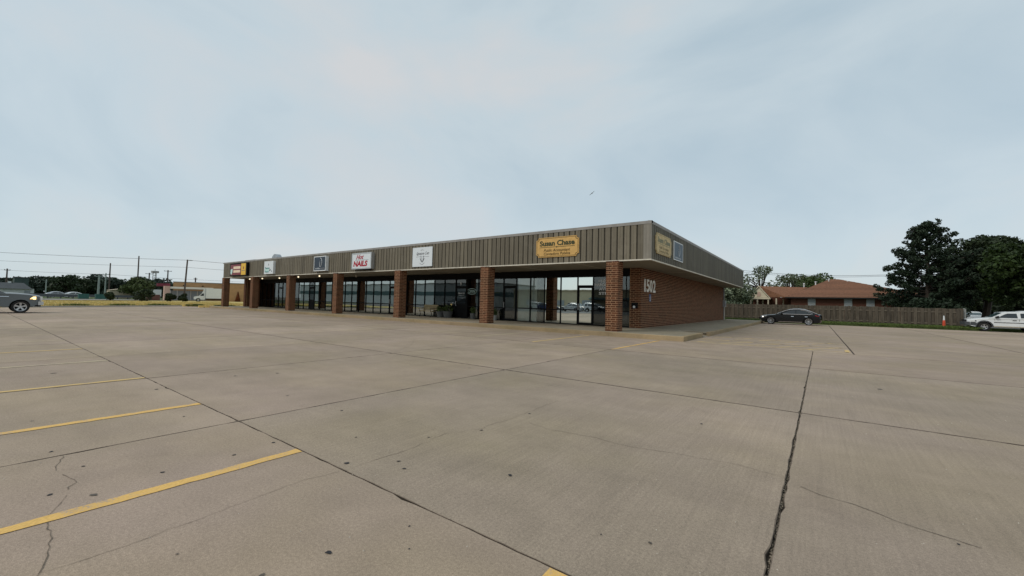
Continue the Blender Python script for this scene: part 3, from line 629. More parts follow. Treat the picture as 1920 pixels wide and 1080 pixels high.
mbx = thing('wall_meter_box', 'small dark box with a pale knob on the brick pier', 'box', (-1.96, 3.6, 1.2))
part('box', MB().box(-2.10, SF-.12, 1.24, -1.80, SF-.002, 1.53, M_black), mbx); part('knob', MB().lathe([(0, -.02), (.05, -.015), (.07, 0), (.07, .02)], (-1.97, SF-.12, 1.30), 'y', 12, M_white), mbx)
ub = thing('electric_box', 'grey utility box and conduit at the far end of the brick wall', 'utility box', (-1.6, 27.7, 1.4))
part('box', MB().box(-1.645, 27.3, 1.45, -1.42, 27.8, 2.1, M_galv), ub); part('conduit', MB().tube([(-1.58, 27.55, 2.1), (-1.58, 27.55, 3.36)], .04, 6, M_galv), ub); part('conduit', MB().tube([(-1.58, 27.55, 0.2), (-1.58, 27.55, 1.45)], .03, 6, M_galv), ub)
part('downspout', MB().box(-1.648, 27.86, KH, -1.56, 27.96, 1.45, M_trim), ub)
# soffit lights
for k, (x, y, lit) in enumerate(((-44.03, 1.29, 1), (-40.72, 1.2, 1), (-37.33, 1.39, 1), (-32.55, 0.92, 1), (-28.74, 0.86, 1), (-25.5, 2.3, 0))):
    lb = ['lit globe lamp nearest the open left end of the canopy', 'second lit globe lamp from the left under the canopy', 'third lit globe lamp from the left under the canopy', 'lit globe lamp left of the navy sign under the canopy', 'lit globe lamp below the navy sign under the canopy', 'unlit globe lamp below the nail salon sign'][k]
    t = thing('soffit_lamp', lb, 'lamp', (x, y, ZS), group='globe lamps under the canopy')
    lpart('base', MB().lathe([(0, -.05), (.07, -.05), (.08, 0)], (0, 0, 0), 'z', 12, M_trim), t)
    lpart('globe', MB().lathe([(.04, -.045), (.065, -.08), (.07, -.11), (.045, -.15), (0.001, -.165)], (0, 0, 0), 'z', 14, M_lamp if lit else M_lampo), t, 40)
# roof vents
rv = thing('roof_vent_hood', 'half round galvanised vent hood on the roof near the left end', 'roof vent', (-39.7, 2.0, 4.9))
pts = [(math.cos(t)*.80-39.75, 4.97+math.sin(t)*.90) for t in np.linspace(0, math.pi, 14)]
part('hood', MB().prism(pts, 'y', 1.9, 2.35, M_galv), rv, 30); part('curb', MB().box(-40.65, 1.8, 4.9, -38.85, 2.5, 4.97, M_galv), rv)
rh = thing('roof_hatch', 'low flat grey roof hatch left of the round vent hood', 'roof hatch', (-44.5, 2.2, 4.9))
part('curb', MB().box(-46.4, 1.7, 4.9, -43.9, 2.8, 5.40, M_cap), rh); part('lid', MB().box(-46.45, 1.65, 5.40, -43.85, 2.85, 5.46, M_galv), rh)

# ------------------------------------------------------------------ signs on the fascia
def clipped(x0, z0, x1, z1, c):
    pts = []
    for cx, cz, a0 in ((x0, z0, 90), (x1, z0, 180), (x1, z1, 270), (x0, z1, 0)):
        for k in range(5):
            t = R(a0-22.5*k); pts.append((cx+c*math.cos(t), cz+c*math.sin(t)))
    return pts
def accountant(name, label, plane, u0, u1, z0, z1, mats, dr):
    bd, gr, ol = mats
    # plane 'y': faces -Y, plane 'x': faces +X
    ax = plane[0]; p = plane[1]; s = -1 if ax == 'y' else 1
    loc = ((u0+u1)/2, p, z0) if ax == 'y' else (p, (u0+u1)/2, z0)
    t = thing(name, label, 'sign', loc, group='carved accountant signs')
    part('board', MB().prism(clipped(u0, z0, u1, z1, .14), ax, p, p+s*.05, bd), t)
    for k, (c, o) in enumerate(((.165, .035),)):
        a = clipped(u0+o, z0+o, u1-o, z1-o, c-.03); b = clipped(u0+o+.022, z0+o+.022, u1-o-.022, z1-o-.022, c-.03); n = len(a); q = p+s*.054
        P = (lambda u, v: (u, q, v)) if ax == 'y' else (lambda u, v: (q, u, v))
        part('border_line', MB().add([P(*i) for i in a]+[P(*i) for i in b], [(i, (i+1) % n, n+(i+1) % n, n+i) for i in range(n)], ol), t)
    cx = (u0+u1)/2; H = z1-z0; W = u1-u0
    tpart('lettering', text_mesh('Susan Chase', gr, plane, cx, z0+H*.70, W*.82, H*.27, off=.05, bold=0.035), t)
    tpart('lettering', text_mesh('Public Accountant', ol, plane, cx, z0+H*.345, W*.62, H*.14, off=.05, bold=0.015, shear=0.25), t)
    tpart('lettering', text_mesh('Contadora Publica', ol, plane, cx, z0+H*.17, W*.62, H*.14, off=.05, bold=0.015, shear=0.25), t)
    l = MB(); a, b = cx-W*.41, cx+W*.41
    q0, q1 = p+s*.05, p+s*.056
    if ax == 'y': l.box(a, min(q0, q1), z0+H*.495, b, max(q0, q1), z0+H*.515, gr); l.box(cx-.025, min(q0, q1)-.001, z0+H*.47, cx+.025, max(q0, q1), z0+H*.53, gr)
    else: l.box(min(q0, q1), a, z0+H*.495, max(q0, q1), b, z0+H*.515, gr)
    part('rule_line', l, t)
accountant('accountant_sign', 'golden tan carved accountant sign with dark green letters on the front fascia', ('y', -0.04), -5.83, -3.40, 3.70, 4.70, (M_gold, M_green, M_olive), 1)
accountant('accountant_sign', 'faded tan accountant sign around the corner on the end fascia', ('x', 0.042), 0.49, 2.85, 3.72, 4.64, (M_goldf, M_greenf, M_olivef), 1)
def frame_box(t, x0, x1, z0, z1, yb, yf, fr, face, fw=.06):
    part('cabinet', MB().box(x0, yf+.02, z0, x1, yb, z1, fr), t)
    part('frame', MB().box(x0, yf-.01, z0, x0+fw, yf+.02, z1, fr).box(x1-fw, yf-.01, z0, x1, yf+.02, z1, fr).box(x0+fw, yf-.01, z0, x1-fw, yf+.02, z0+fw, fr).box(x0+fw, yf-.01, z1-fw, x1-fw, yf+.02, z1, fr), t)
    part('face', MB().box(x0+fw, yf, z0+fw, x1-fw, yf+.019, z1-fw, face), t)
def tub(t, name, pts, r, mat): part(name, MB().tube(pts, r, 4, mat), t)
# navy monogram cabinet
def monogram(t, P, c, z, h, mat):
    arc = [P(c-.05*h+.36*h*math.sin(a)*1.0, z+h*.5*math.cos(a)) for a in np.linspace(0.05, math.pi, 14)]
    tub(t, 'monogram', arc + [P(c-.13*h, z-h*.46)], .022*h/1.0+.006, mat)
    tub(t, 'monogram', [P(c-.13*h, z-h*.46), P(c-.13*h, z+.02*h)], .022*h+.006, mat); tub(t, 'monogram', [P(c-.18*h, z+.14*h), P(c-.03*h, z+.16*h)], .018*h+.004, mat)
t = thing('navy_monogram_sign', 'navy cabinet sign with thin white iD monogram and white frame on the front fascia', 'sign', (-26.7, -.1, 3.58), group='navy monogram signs')
frame_box(t, -27.57, -25.75, 3.57, 4.77, -0.04, -0.28, M_white, M_navy)
monogram(t, lambda u, v: (u, -.287, v), -26.55, 4.27, 0.70, M_white)
for k in range(9): part('small_print', MB().box(-27.32+k*.15, -.284, 3.72, -27.32+k*.15+.10, -.279, 3.72+random.choice((.09, .12, .1)), M_inkl if k < 5 else M_ink), t)
t = thing('navy_monogram_sign', 'faded navy iD monogram panel next to the faded tan sign on the end fascia', 'sign', (.05, 4.2, 3.72), group='navy monogram signs')
part('face', MB().box(.045, 3.40, 3.73, .075, 5.03, 4.62, M_navyf), t)
part('frame', MB().box(.042, 3.36, 3.70, .085, 3.40, 4.65, M_white).box(.042, 5.03, 3.70, .085, 5.07, 4.65, M_white).box(.042, 3.40, 3.70, .085, 5.03, 3.74, M_white).box(.042, 3.40, 4.61, .085, 5.03, 4.65, M_white), t)
monogram(t, lambda u, v: (.08, u, v), 4.28, 4.22, 0.56, M_inkl)
for k in range(8): part('small_print', MB().box(.075, 3.62+k*.14, 3.80, .079, 3.71+k*.14, 3.88, M_inkl), t)
# nail salon cabinet
t = thing('nail_salon_sign', 'white cabinet sign reading Hot NAILS in red letters', 'sign', (-20.9, -.1, 3.58))
frame_box(t, -22.09, -19.66, 3.56, 4.74, -0.04, -0.30, M_alu, M_whites, .09)
tpart('lettering', text_mesh('NAILS', M_red, ('y', -.30), -20.98, 3.95, 1.75, .42, off=.001, bold=0.05, shear=0.15), t)
tpart('lettering', text_mesh('Hot', M_red, ('y', -.30), -21.05, 4.44, 0.95, .34, off=.001, bold=0.025, shear=0.45), t)
part('rule_line', MB().box(-21.62, -.305, 4.205, -20.0, -.30, 4.225, M_ink), t)
part('mounting_bar', MB().box(-21.6, -.25, 3.48, -19.9, -.06, 3.56, M_black), t)
# salon panel
t = thing('salon_sign', 'square white panel with thin grey script and a dark sprig emblem', 'sign', (-14.5, -.1, 3.54))
part('panel', MB().box(-15.43, -.12, 3.54, -13.58, -.075, 4.78, M_whites), t); part('mounting_rail', MB().box(-15.3, -.075, 3.7, -13.7, -.039, 3.78, M_alu).box(-15.3, -.075, 4.5, -13.7, -.039, 4.58, M_alu), t)
tpart('lettering', text_mesh('Signature Cuts', M_ink, ('y', -.12), -14.46, 4.36, 1.22, .24, off=.001, shear=0.5), t)
part('rule_line', MB().box(-15.10, -.124, 4.165, -13.86, -.12, 4.18, M_ink), t)
for a0, a1, l in ((-.02, -.20, .25), (.02, .20, .25), (-.03, -.13, .42), (.03, .15, .42)):
    tub(t, 'sprig', [(-14.5+a0, -.125, 3.82), (-14.5+a0+(a1-a0)*.5, -.125, 3.82+l*.45), (-14.5+a1, -.125, 3.82+l)], .02 if l < .3 else .012, M_inkd)
tub(t, 'arc_print', [(-14.5+.24*math.cos(a), -.125, 3.86+.18*math.sin(a)) for a in np.linspace(R(205), R(335), 8)], .010, M_ink)
tub(t, 'arc_print', [(-14.5+.20*math.cos(a), -.125, 4.46+.16*math.sin(a)) for a in np.linspace(R(40), R(140), 8)], .008, M_ink)
# white and teal cabinet
t = thing('white_teal_sign', 'small white cabinet sign with teal script near the left end', 'sign', (-35.9, -.1, 3.54))
frame_box(t, -36.85, -34.97, 3.54, 4.76, -0.04, -0.25, M_white, M_whites, .04)
part('mint_band', MB().box(-36.7, -.255, 3.76, -35.8, -.25, 4.05, M_mint), t)
for zz, n, x0 in ((4.08, 6, -36.65), (3.74, 5, -36.65)):
    tub(t, 'script_print', [(x0+k*.055, -.257, zz+.06*math.sin(k*2.1)+(.09 if k in (0, 1) else 0)) for k in range(n*3)], .022, M_teal)
tub(t, 'scissors_print', [(-35.75, -.257, 3.80), (-35.6, -.257, 3.98), (-35.2, -.257, 3.72)], .026, M_inkd); tub(t, 'flask_print', [(-35.95, -.257, 4.55), (-35.95, -.257, 4.45), (-36.02, -.257, 4.36), (-35.85, -.257, 4.36), (-35.92, -.257, 4.45)], .012, M_ink)
# red and amber cabinet
t = thing('red_amber_sign', 'dark cabinet sign with maroon panel, cream lettering bands and amber end panel', 'sign', (-42.7, -.1, 3.55))
part('cabinet', MB().box(-45.05, -.28, 3.50, -40.75, -.04, 4.84, M_black), t)
part('face', MB().box(-44.85, -.295, 3.60, -42.20, -.281, 4.70, M_maroon), t); part('amber_panel', MB().box(-42.12, -.30, 3.58, -41.0, -.281, 4.76, M_amber), t)
part('cream_band', MB().box(-44.1, -.299, 4.22, -42.3, -.296, 4.50, M_cream), t); part('cream_band', MB().box(-44.1, -.299, 3.84, -42.35, -.296, 4.10, M_cream), t)
part('food_picture', MB().prism([(-44.82, 4.2), (-44.3, 4.28), (-44.35, 3.95), (-44.5, 3.68), (-44.72, 3.66), (-44.85, 3.85)], 'y', -.299, -.296, M_mint), t)
part('drop_mark', MB().prism([(-41.66, 4.42), (-41.46, 4.42), (-41.46, 4.22), (-41.55, 4.12), (-41.66, 4.22)], 'y', -.305, -.301, M_maroon), t)
for k in range(6): part('small_print', MB().box(-41.95+k*.14, -.304, 3.98, -41.86+k*.14, -.301, 4.05, M_ink), t)

# ------------------------------------------------------------------ bench and pots
bn = thing('bench', 'slatted wooden bench with dark metal legs outside the dark shop window', 'bench', (-17.25, 2.95, KH))
for k in range(4): part('seat_slat', MB().box(-18.0, 2.70+k*.12, .60, -16.5, 2.80+k*.12, .635, M_benchw), bn)
for k in range(4): part('back_slat', MB().prism([(3.17+k*.035, .70+k*.095), (3.20+k*.035, .69+k*.095), (3.225+k*.035, .775+k*.095), (3.195+k*.035, .785+k*.095)], 'x', -18.0, -16.5, M_benchw), bn)
for x in (-17.85, -16.65):
    part('leg', MB().tube([(x, 2.72, KH), (x, 2.80, .45), (x, 2.70, .585), (x, 3.18, .585), (x, 3.34, 1.08)], .025, 6, M_black).tube([(x, 3.30, KH), (x, 3.20, .40), (x, 3.18, .585)], .025, 6, M_black).tube([(x, 2.70, .60), (x, 2.66, .80), (x, 3.22, .82)], .02, 6, M_black), bn)
def leaves(pts, size, mat, flat=0.0):
    n = len(pts); a = rng.normal(size=(n, 3)); a[:, 2] *= (1-flat); a /= np.linalg.norm(a, axis=1)[:, None]
    b = np.cross(a, rng.normal(size=(n, 3))); b /= np.linalg.norm(b, axis=1)[:, None]
    s = (size*rng.uniform(.6, 1.3, n))[:, None]; a = a*s; b = b*s*.55
    v = np.stack([pts-a, pts+b*.9, pts+a, pts-b], 1).reshape(-1, 3)
    me = bpy.data.meshes.new('leaves'); me.vertices.add(4*n); me.loops.add(4*n); me.polygons.add(n)
    me.vertices.foreach_set('co', v.astype(np.float32).ravel()); me.loops.foreach_set('vertex_index', np.arange(4*n, dtype=np.int32))
    me.polygons.foreach_set('loop_start', np.arange(0, 4*n, 4, dtype=np.int32)); me.polygons.foreach_set('loop_total', np.full(n, 4, dtype=np.int32))
    me.materials.append(mat); me.update(); me.validate(); return me
def blob(c, r, n, hollow=0.45):
    d = rng.normal(size=(n, 3)); d /= np.linalg.norm(d, axis=1)[:, None]
    return np.array(c)+d*np.array(r)*(rng.uniform(hollow**3, 1, n)**(1/3))[:, None]
for x, y, r, h, lb in ((-16.2, 3.25, .30, .42, 'squat grey planter just right of the bench'), (-15.45, 3.25, .38, .46, 'wide grey planter left of the black door'), (-13.1, 3.3, .20, .40, 'narrow grey planter under the OPEN sign'), (-11.2, 3.35, .14, .34, 'small white pot beside the second column')):
    t = thing('planter', lb, 'planter', (x, y, KH), group='planters outside the shops')
    lpart('pot', MB().lathe([(0.001, 0), (r*.72, 0), (r, h), (r*.9, h), (r*.86, h-.05), (0.001, h-.05)], (0, 0, 0), 'z', 18, M_planter if r > .15 else M_pot), t, 40)
    tag(link('plant', leaves(blob((0, 0, h+.18), (r*1.1, r*1.1, .28), 160), .06, L_mid), t), kind='stuff')

# ------------------------------------------------------------------ lawns, road, fence
def poly(name, pts, z, mat, zb=-0.1, kind='structure'):
    mb = MB(); mb.prism(pts, 'z', z, zb, mat); return tag(part(name, mb, None, world=False), kind=kind)
lawn = poly('lawn', [(-47.0, -15.5), (-55.5, -1.6), (-55.0, 1.6), (-50.3, 2.0), (-50.3, 40), (-75, 48), (-112, 23), (-102.7, 10.8), (-91, -2.5), (-85.1, -9.1), (-79, -24), (-50, -24)], 0.10, M_dry)
tag(part('lawn_kerb', MB().prism([(-46.85, -15.5), (-55.33, -1.62), (-55.5, -1.6), (-47.0, -15.5)], 'z', 0.12, -0.05, M_road), None, world=False), kind='structure')
tag(part('far_kerb', MB().prism([(-79, -24), (-85.1, -9.1), (-91, -2.5), (-102.7, 10.8), (-112, 23), (-112.4, 22.8), (-103.1, 10.5), (-91.4, -2.8), (-85.5, -9.4), (-79.4, -24.2)], 'z', 0.2, -0.05, M_bed), None, world=False), kind='structure')  # dark colour paints in the shadow line of this kerb
poly('road', [(-79.5, -24.5), (-85.6, -9.5), (-91.5, -2.9), (-103.2, 10.4), (-113, 23), (-140, 60), (-160, 60), (-124, 15), (-119, 1), (-113, -8), (-104, -24)], 0.0, M_road, -0.04)
poly('verge', [(-104.2, -24), (-113.2, -8), (-119.2, 1), (-124.2, 15), (-160.2, 60), (-260, 90), (-260, -60), (-104.2, -60)], 0.06, M_soilg, -0.04)
poly('back_lawn', [(-49, 30.0), (1.6, 30.0), (1.6, 30.75), (17.0, 31.3), (17.0, 33.2), (60, 34), (60, 140), (-49, 140)], 0.20, M_soilg, -0.04)
poly('back_lot', [(17.5, 34.2), (70, 36), (70, 75), (17.5, 75)], 0.215, M_asph, 0.1)
def blades(name, n, fx, h, mat, label=None):
    p = np.array([fx() for _ in range(n)]); a = rng.uniform(0, 2*math.pi, n); hh = h*rng.uniform(.4, 1.2, n); wd = .012+hh*.1
    dx, dy = np.cos(a)*wd, np.sin(a)*wd; lx, ly = rng.normal(0, .35, n)*hh, rng.normal(0, .35, n)*hh
    v = np.stack([np.stack([p[:, 0]-dx, p[:, 1]-dy, p[:, 2]], 1), np.stack([p[:, 0]+dx, p[:, 1]+dy, p[:, 2]], 1), np.stack([p[:, 0]+lx, p[:, 1]+ly, p[:, 2]+hh], 1)], 1).reshape(-1, 3)
    me = bpy.data.meshes.new(name); me.from_pydata(v.tolist(), [], np.arange(3*n).reshape(-1, 3).tolist()); me.materials.append(mat)
    return tag(link(name, me), label, 'grass', kind='stuff')
blades('fence_grass', 26000, lambda: (random.uniform(-8, 16.5), random.uniform(30.75, 34.0), .19), .13, M_blade, 'green grass strip along the foot of the wooden fence')
def dry():
    t = random.random()**1.6; y = random.uniform(-14, 12); x = -46.9-(y+15.5)*0.61 if y < -1.6 else -55.5
    return (x-.2-t*30, y, .09)
blades('dry_grass', 26000, dry, .12, M_dblade, 'dry yellow grass strip beyond the left end of the parking lot')
def weeds():
    y = random.gauss(random.choice((-11, -7.5, -4, -0.6, 0.6, 1.4)), .5); x = -47.2-(y+15.5)*0.61 if y < -1.6 else -54
    return (x-random.uniform(0, .8)+(4 if y > 0.2 else 0), y, .1)
blades('lot_edge_weeds', 5000, weeds, .20, M_blade, 'green weeds growing along the left edge of the lot')

FY0, FY1 = 34.0, 34.0
fz = thing('wooden_fence', 'weathered grey brown board fence behind the black sedan', 'fence', (4.5, 34.0, .2))
bmesh_f = MB().box(-.118, -.012, 0, .118, .012, 1.62, M_wood).mesh('fence_board')
bmesh_g = MB().prism([(-.125, 0), (.125, 0), (.125, 1.60), (.06, 1.63), (-.06, 1.63), (-.125, 1.60)], 'y', -.012, .012, M_wood).mesh('fence_board')
x = -7.9; k = 0
while x < 15.72:
    zb = .22-.07*max(0, (x-4)/12); zt = zb+1.63
    for off, yy, me in ((0, -.060, bmesh_f), (.2225, .020, bmesh_g)):
        o = link('fence_board', me, fz, (x+off+random.uniform(-.02, .02)-4.5, yy, zb-.2+random.uniform(-.02, .025)), 0); o.rotation_euler = (0, random.gauss(0, .006), 0); o.scale = (random.uniform(.92, 1.04), 1, random.uniform(.985, 1.01))
    x += .445; k += 1
for z0 in (.45, 1.46): part('fence_rail', MB().add([(-8, 33.955, z0), (15.8, 33.955, z0-.06), (15.8, 34.005, z0-.06), (-8, 34.005, z0), (-8, 33.955, z0+.09), (15.8, 33.955, z0+.03), (15.8, 34.005, z0+.03), (-8, 34.005, z0+.09)], [(0, 1, 5, 4), (4, 5, 6, 7), (2, 3, 7, 6), (0, 3, 2, 1), (1, 2, 6, 5)], M_pole2), fz)
for i in range(11): part('fence_post', MB().box(-7.9+i*2.36, 34.065, .1, -7.8+i*2.36, 34.16, 1.8, M_wood), fz)
cn = thing('delineator_post', 'tall orange delineator post with white top at the fence end', 'traffic post', (14.55, 32.5, .1))
lpart('base', MB().lathe([(0.001, 0), (.2, 0), (.2, .04), (.14, .08), (.001, .08)], (0, 0, 0), 'z', 14, M_orange), cn)
lpart('post', MB().lathe([(.115, .07), (.085, .55), (.06, .66)], (0, 0, 0), 'z', 14, M_orange), cn); lpart('white_band', MB().lathe([(.061, .66), (.045, .95), (.03, 1.03), (.001, 1.05)], (0, 0, 0), 'z', 14, M_white), cn)
gp = thing('gate_post', 'pale square timber post standing just past the fence end', 'post', (16.1, 34.3, .1))
lpart('post', MB().box(-.1, -.1, 0, .1, .1, 1.62, M_pot), gp); lpart('cap', MB().prism([(-.13, 1.62), (.13, 1.62), (0, 1.72)], 'y', -.12, .12, M_pot), gp)
for k, y in enumerate((-1.95, -.75)):
    t = thing('wheel_stop', ['yellow concrete wheel stop farther from the left column', 'yellow concrete wheel stop nearer the left column'][k], 'wheel stop', ((-54.4, -49.4)[k], (-1.25, -1.15)[k], 0), R(84), 'yellow wheel stops')
    lpart('block', MB().prism([(-.1, 0), (.1, 0), (.07, .24), (-.07, .24)], 'x', -.5, .5, M_stop), t); lpart('drain_notch', MB().box(-.06, -.11, 0, .06, .11, .05, M_bed), t)
 

# ------------------------------------------------------------------ vehicles (local x forward, y left)
def arch(cx, cz, r, za, n=9, rev=False):
    # arch points from front (+x) to rear, start and end at height za
    a0 = math.asin(max(-1, min(1, (za-cz)/r))); ts = np.linspace(a0, math.pi-a0, n)
    return [(cx+r*math.cos(t), cz+r*math.sin(t)) for t in ts]
LAY = [-1, -.975, -.93, -.8, -.45, 0, .45, .8, .93, .975, 1]
def loft(poly, fn, mat):
    n = len(poly); vs = []; fs = []
    for s in LAY: vs += [fn(x, z, s) for x, z in poly]
    for j in range(len(LAY)-1):
        for i in range(n): fs.append((j*n+i, j*n+(i+1) % n, (j+1)*n+(i+1) % n, (j+1)*n+i))
    fs += [list(range(n-1, -1, -1)), [(len(LAY)-1)*n+i for i in range(n)]]
    return MB().add(vs, fs, mat)
def wheel(parent, x, y, r, wd, spokes, rr, sgn, rim=None):
    t = lpart('wheel', MB().lathe([(rr*.98, -wd/2), (r*.93, -wd/2), (r*.985, -wd*.36), (r, -wd*.2), (r, wd*.2), (r*.985, wd*.36), (r*.93, wd/2), (rr*.98, wd/2)], (0, 0, 0), 'y', 28, M_tyre), parent, 40)
    t.location = (x, y, r)
    d = sgn*wd/2; rm = MB()
    rm.lathe([(rr*.9, d*.95), (rr, d*1.0), (rr*.99, d*.86), (rr*.86, d*.6), (rr*.84, -d*.5)], (0, 0, 0), 'y', 28, rim or M_alloy)
    rm.lathe([(.001, d*.85), (rr*.2, d*.82), (rr*.22, d*.5)], (0, 0, 0), 'y', 14, rim or M_alloy)
    for k in range(spokes):
        a = 2*math.pi*k/spokes+.3; c, s_ = math.cos(a), math.sin(a); w0, w1 = rr*(.13 if spokes < 7 else .05), rr*(.20 if spokes < 7 else .07)
        P = lambda q, l, y_: (c*q-s_*l, y_, s_*q+c*l)
        v = [P(rr*.15, -w0, d*.8), P(rr*.15, w0, d*.8), P(rr*.93, w1, d*.92), P(rr*.93, -w1, d*.92), P(rr*.15, -w0, d*.55), P(rr*.15, w0, d*.55), P(rr*.93, w1, d*.6), P(rr*.93, -w1, d*.6)]
        rm.add(v, [(0, 1, 2, 3), (4, 7, 6, 5), (0, 3, 7, 4), (1, 5, 6, 2), (2, 6, 7, 3)], rim or M_alloy)
    lpart('rim', rm, t, 40); lpart('brake_disc', MB().lathe([(.001, d*.2), (rr*.82, d*.2)], (0, 0, 0), 'y', 20, M_under), t)
    return t
def make_car(name, label, sp, loc, rz, paint, group=None, trim=None, detail=True):
    T = thing(name, label, sp['cat'], loc, rz, group)
    L, hw = sp['L'], sp['hw']; h2 = L/2; zt = sp['cabin_z']; zs = sp['sill']; r = sp['wr']; xf, xrr = sp['wf'], sp['wb']; ra = r+sp.get('gap', .055)
    top = sp['top']; bot = [(-h2+.03, sp['rb'])] + [(-h2+.12, zs+.03)]
    A = arch(xrr, r, ra, zs)[::-1]; F = arch(xf, r, ra, zs)[::-1]
    bot += A + F + [(h2-.14, zs+.03), (h2-.02, sp['fb'])]
    poly = top + bot; zmax = max(z for x, z in top)
    def fn(x, z, s):
        u = max(0, (abs(x)-(h2-.95))/.95); a = abs(s)
        tz = max(0, (z-zs)/(zmax-zs)); y = hw*s*(1-.17*u*u)*(1-.05*(1-min(1, tz*2.2))) 
        drop = (.085*tz**3)*a**6 - .02*(1-a*a)*tz; bul = 1-.045*max(0, tz-.55)/.45*a**2
        return (x-math.copysign(.20*u*u*a**3, x), y*bul, z-drop)
    body = lpart('body', loft(poly, fn, paint), T, 35)
    zb = sp['belt']; yb0, yt0 = hw*sp.get('yb', .90), hw*sp.get('yt', .70)
    cab = sp['cab']
    def cf(x, z, s):
        t = max(0, min(1, (z-zb)/(zt-zb))); a = abs(s)
        return (x, s*(yb0+(yt0-yb0)*t), z-.05*t*a**6+.02*t*(1-a*a))
    cabo = lpart('cabin', loft(cab, cf, paint), T, 35)
    lpart('underbody', MB().box(-h2+.35, -hw*.80, zs-.02, h2-.4, hw*.80, zs+.28, M_under).box(xf-ra*.95, -hw*.6, zs, xf+ra*.95, hw*.6, zs+.5, M_under).box(xrr-ra*.95, -hw*.6, zs, xrr+ra*.95, hw*.6, zs+.5, M_under), T)
    for sg in (1, -1):
        def sidep(pts, nm, mat, off=.008, th=.02):
            a = []; 
            for x, z in pts:
                q = cf(x, z, 1); a.append((q[0], sg*(q[1]+off), q[2]))
            b = [(p[0], p[1]-sg*th, p[2]) for p in a]; n = len(a)
            fs = [list(range(n)), list(range(2*n-1, n-1, -1))]+[(i, (i+1) % n, n+(i+1) % n, n+i) for i in range(n)]
            return lpart(nm, MB().add(a+b, fs, mat), T)
        def bodyp(pts, nm, mat, off=.006, th=.03, par=None):
            a = []
            for x, z in pts:
                q = fn(x, z, 1); a.append((q[0], sg*(q[1]+off), z))
            b = [(p[0], p[1]-sg*th, p[2]) for p in a]; n = len(a)
            fs = [list(range(n)), list(range(2*n-1, n-1, -1))]+[(i, (i+1) % n, n+(i+1) % n, n+i) for i in range(n)]
            return lpart(nm, MB().add(a+b, fs, mat), par or T)
        for wp in sp['wins']: sidep(wp, 'side_window', M_tint)
        if trim: 
            for ln in sp.get('chrome', []):
                q = [cf(x, z, 1) for x, z in ln]; lpart('chrome_trim', MB().tube([(a, sg*(b+.012), c) for a, b, c in q], .018, 5, trim), T)
        for ln in sp.get('sillstrip', []): bodyp(ln, 'sill_trim', trim or M_seam, .012)
        for nm, pts, mt in sp['lights']: bodyp(pts, nm, mt, .010, .06)
        for x in sp['seams']: bodyp([(x-.006, zs+.12), (x+.006, zs+.12), (x+.006, zb-.03), (x-.006, zb-.03)], 'door_gap', M_seam, .003, .01)
        for x in sp['handles']: bodyp([(x-.10, zb-.15), (x+.10, zb-.15), (x+.10, zb-.115), (x-.10, zb-.115)], 'door_handle', sp.get('hmat', paint), .03, .04)
        for nm, pts, mt in sp.get('strips', []): bodyp(pts, nm, mt, .014, .02)
        mxx, mz = sp['mirror']; ym = yb0+.02
        lpart('wing_mirror', MB().prism([(mxx-.10, mz-.02), (mxx+.06, mz), (mxx+.05, mz+.10), (mxx-.08, mz+.16), (mxx-.12, mz+.12)], 'y', sg*ym, sg*(ym+sp.get('mw', .20)), sp.get('mmat', paint)), T)
        wheel(T, xf, sg*(hw-.125), r, .225, sp['spokes'], sp['rr'], sg, sp.get('rim')); wheel(T, xrr, sg*(hw-.125), r, .225, sp['spokes'], sp['rr'], sg, sp.get('rim'))
        for cx in (xf, xrr):
            if sp.get('flare'):
                pa = arch(cx, r, ra+.07, zs+.02); pb = arch(cx, r, ra-.005, zs+.02); bodyp(pa+pb[::-1], 'wheel_arch_flare', M_bump, .018, .05)
    # front and rear screens
    def screen(nm, i0, i1, mat):
        (xa, za), (xb_, zb_) = cab[i0], cab[i1]; vs = []; fs = []; ss = np.linspace(-.86, .86, 7); nx, nz_ = (zb_-za), -(xb_-xa); l = math.hypot(nx, nz_); nx, nz_ = nx/l*.012, nz_/l*.012
        if nz_ < 0: nx, nz_ = -nx, -nz_
        for t_ in (.10, .92):
            for s_ in ss:
                p = cf(xa+(xb_-xa)*t_, za+(zb_-za)*t_, s_); vs.append((p[0]+nx, p[1], p[2]+nz_))
        lpart(nm, MB().add(vs, [(i, i+1, 8+i, 7+i) for i in range(6)], mat), T)
    screen('windscreen', *sp['ws'], M_screen); screen('rear_screen', *sp['rs'], M_tint)
    for nm, x0, y0, z0, x1, y1, z1, mt in sp['front']:
        for sg in ((1, -1) if y0 > 0 else (1,)):
            lpart(nm, MB().box(x0, min(sg*y0, sg*y1) if y0 > 0 else y0, z0, x1, max(sg*y0, sg*y1) if y0 > 0 else y1, z1, mt), T)
    return T
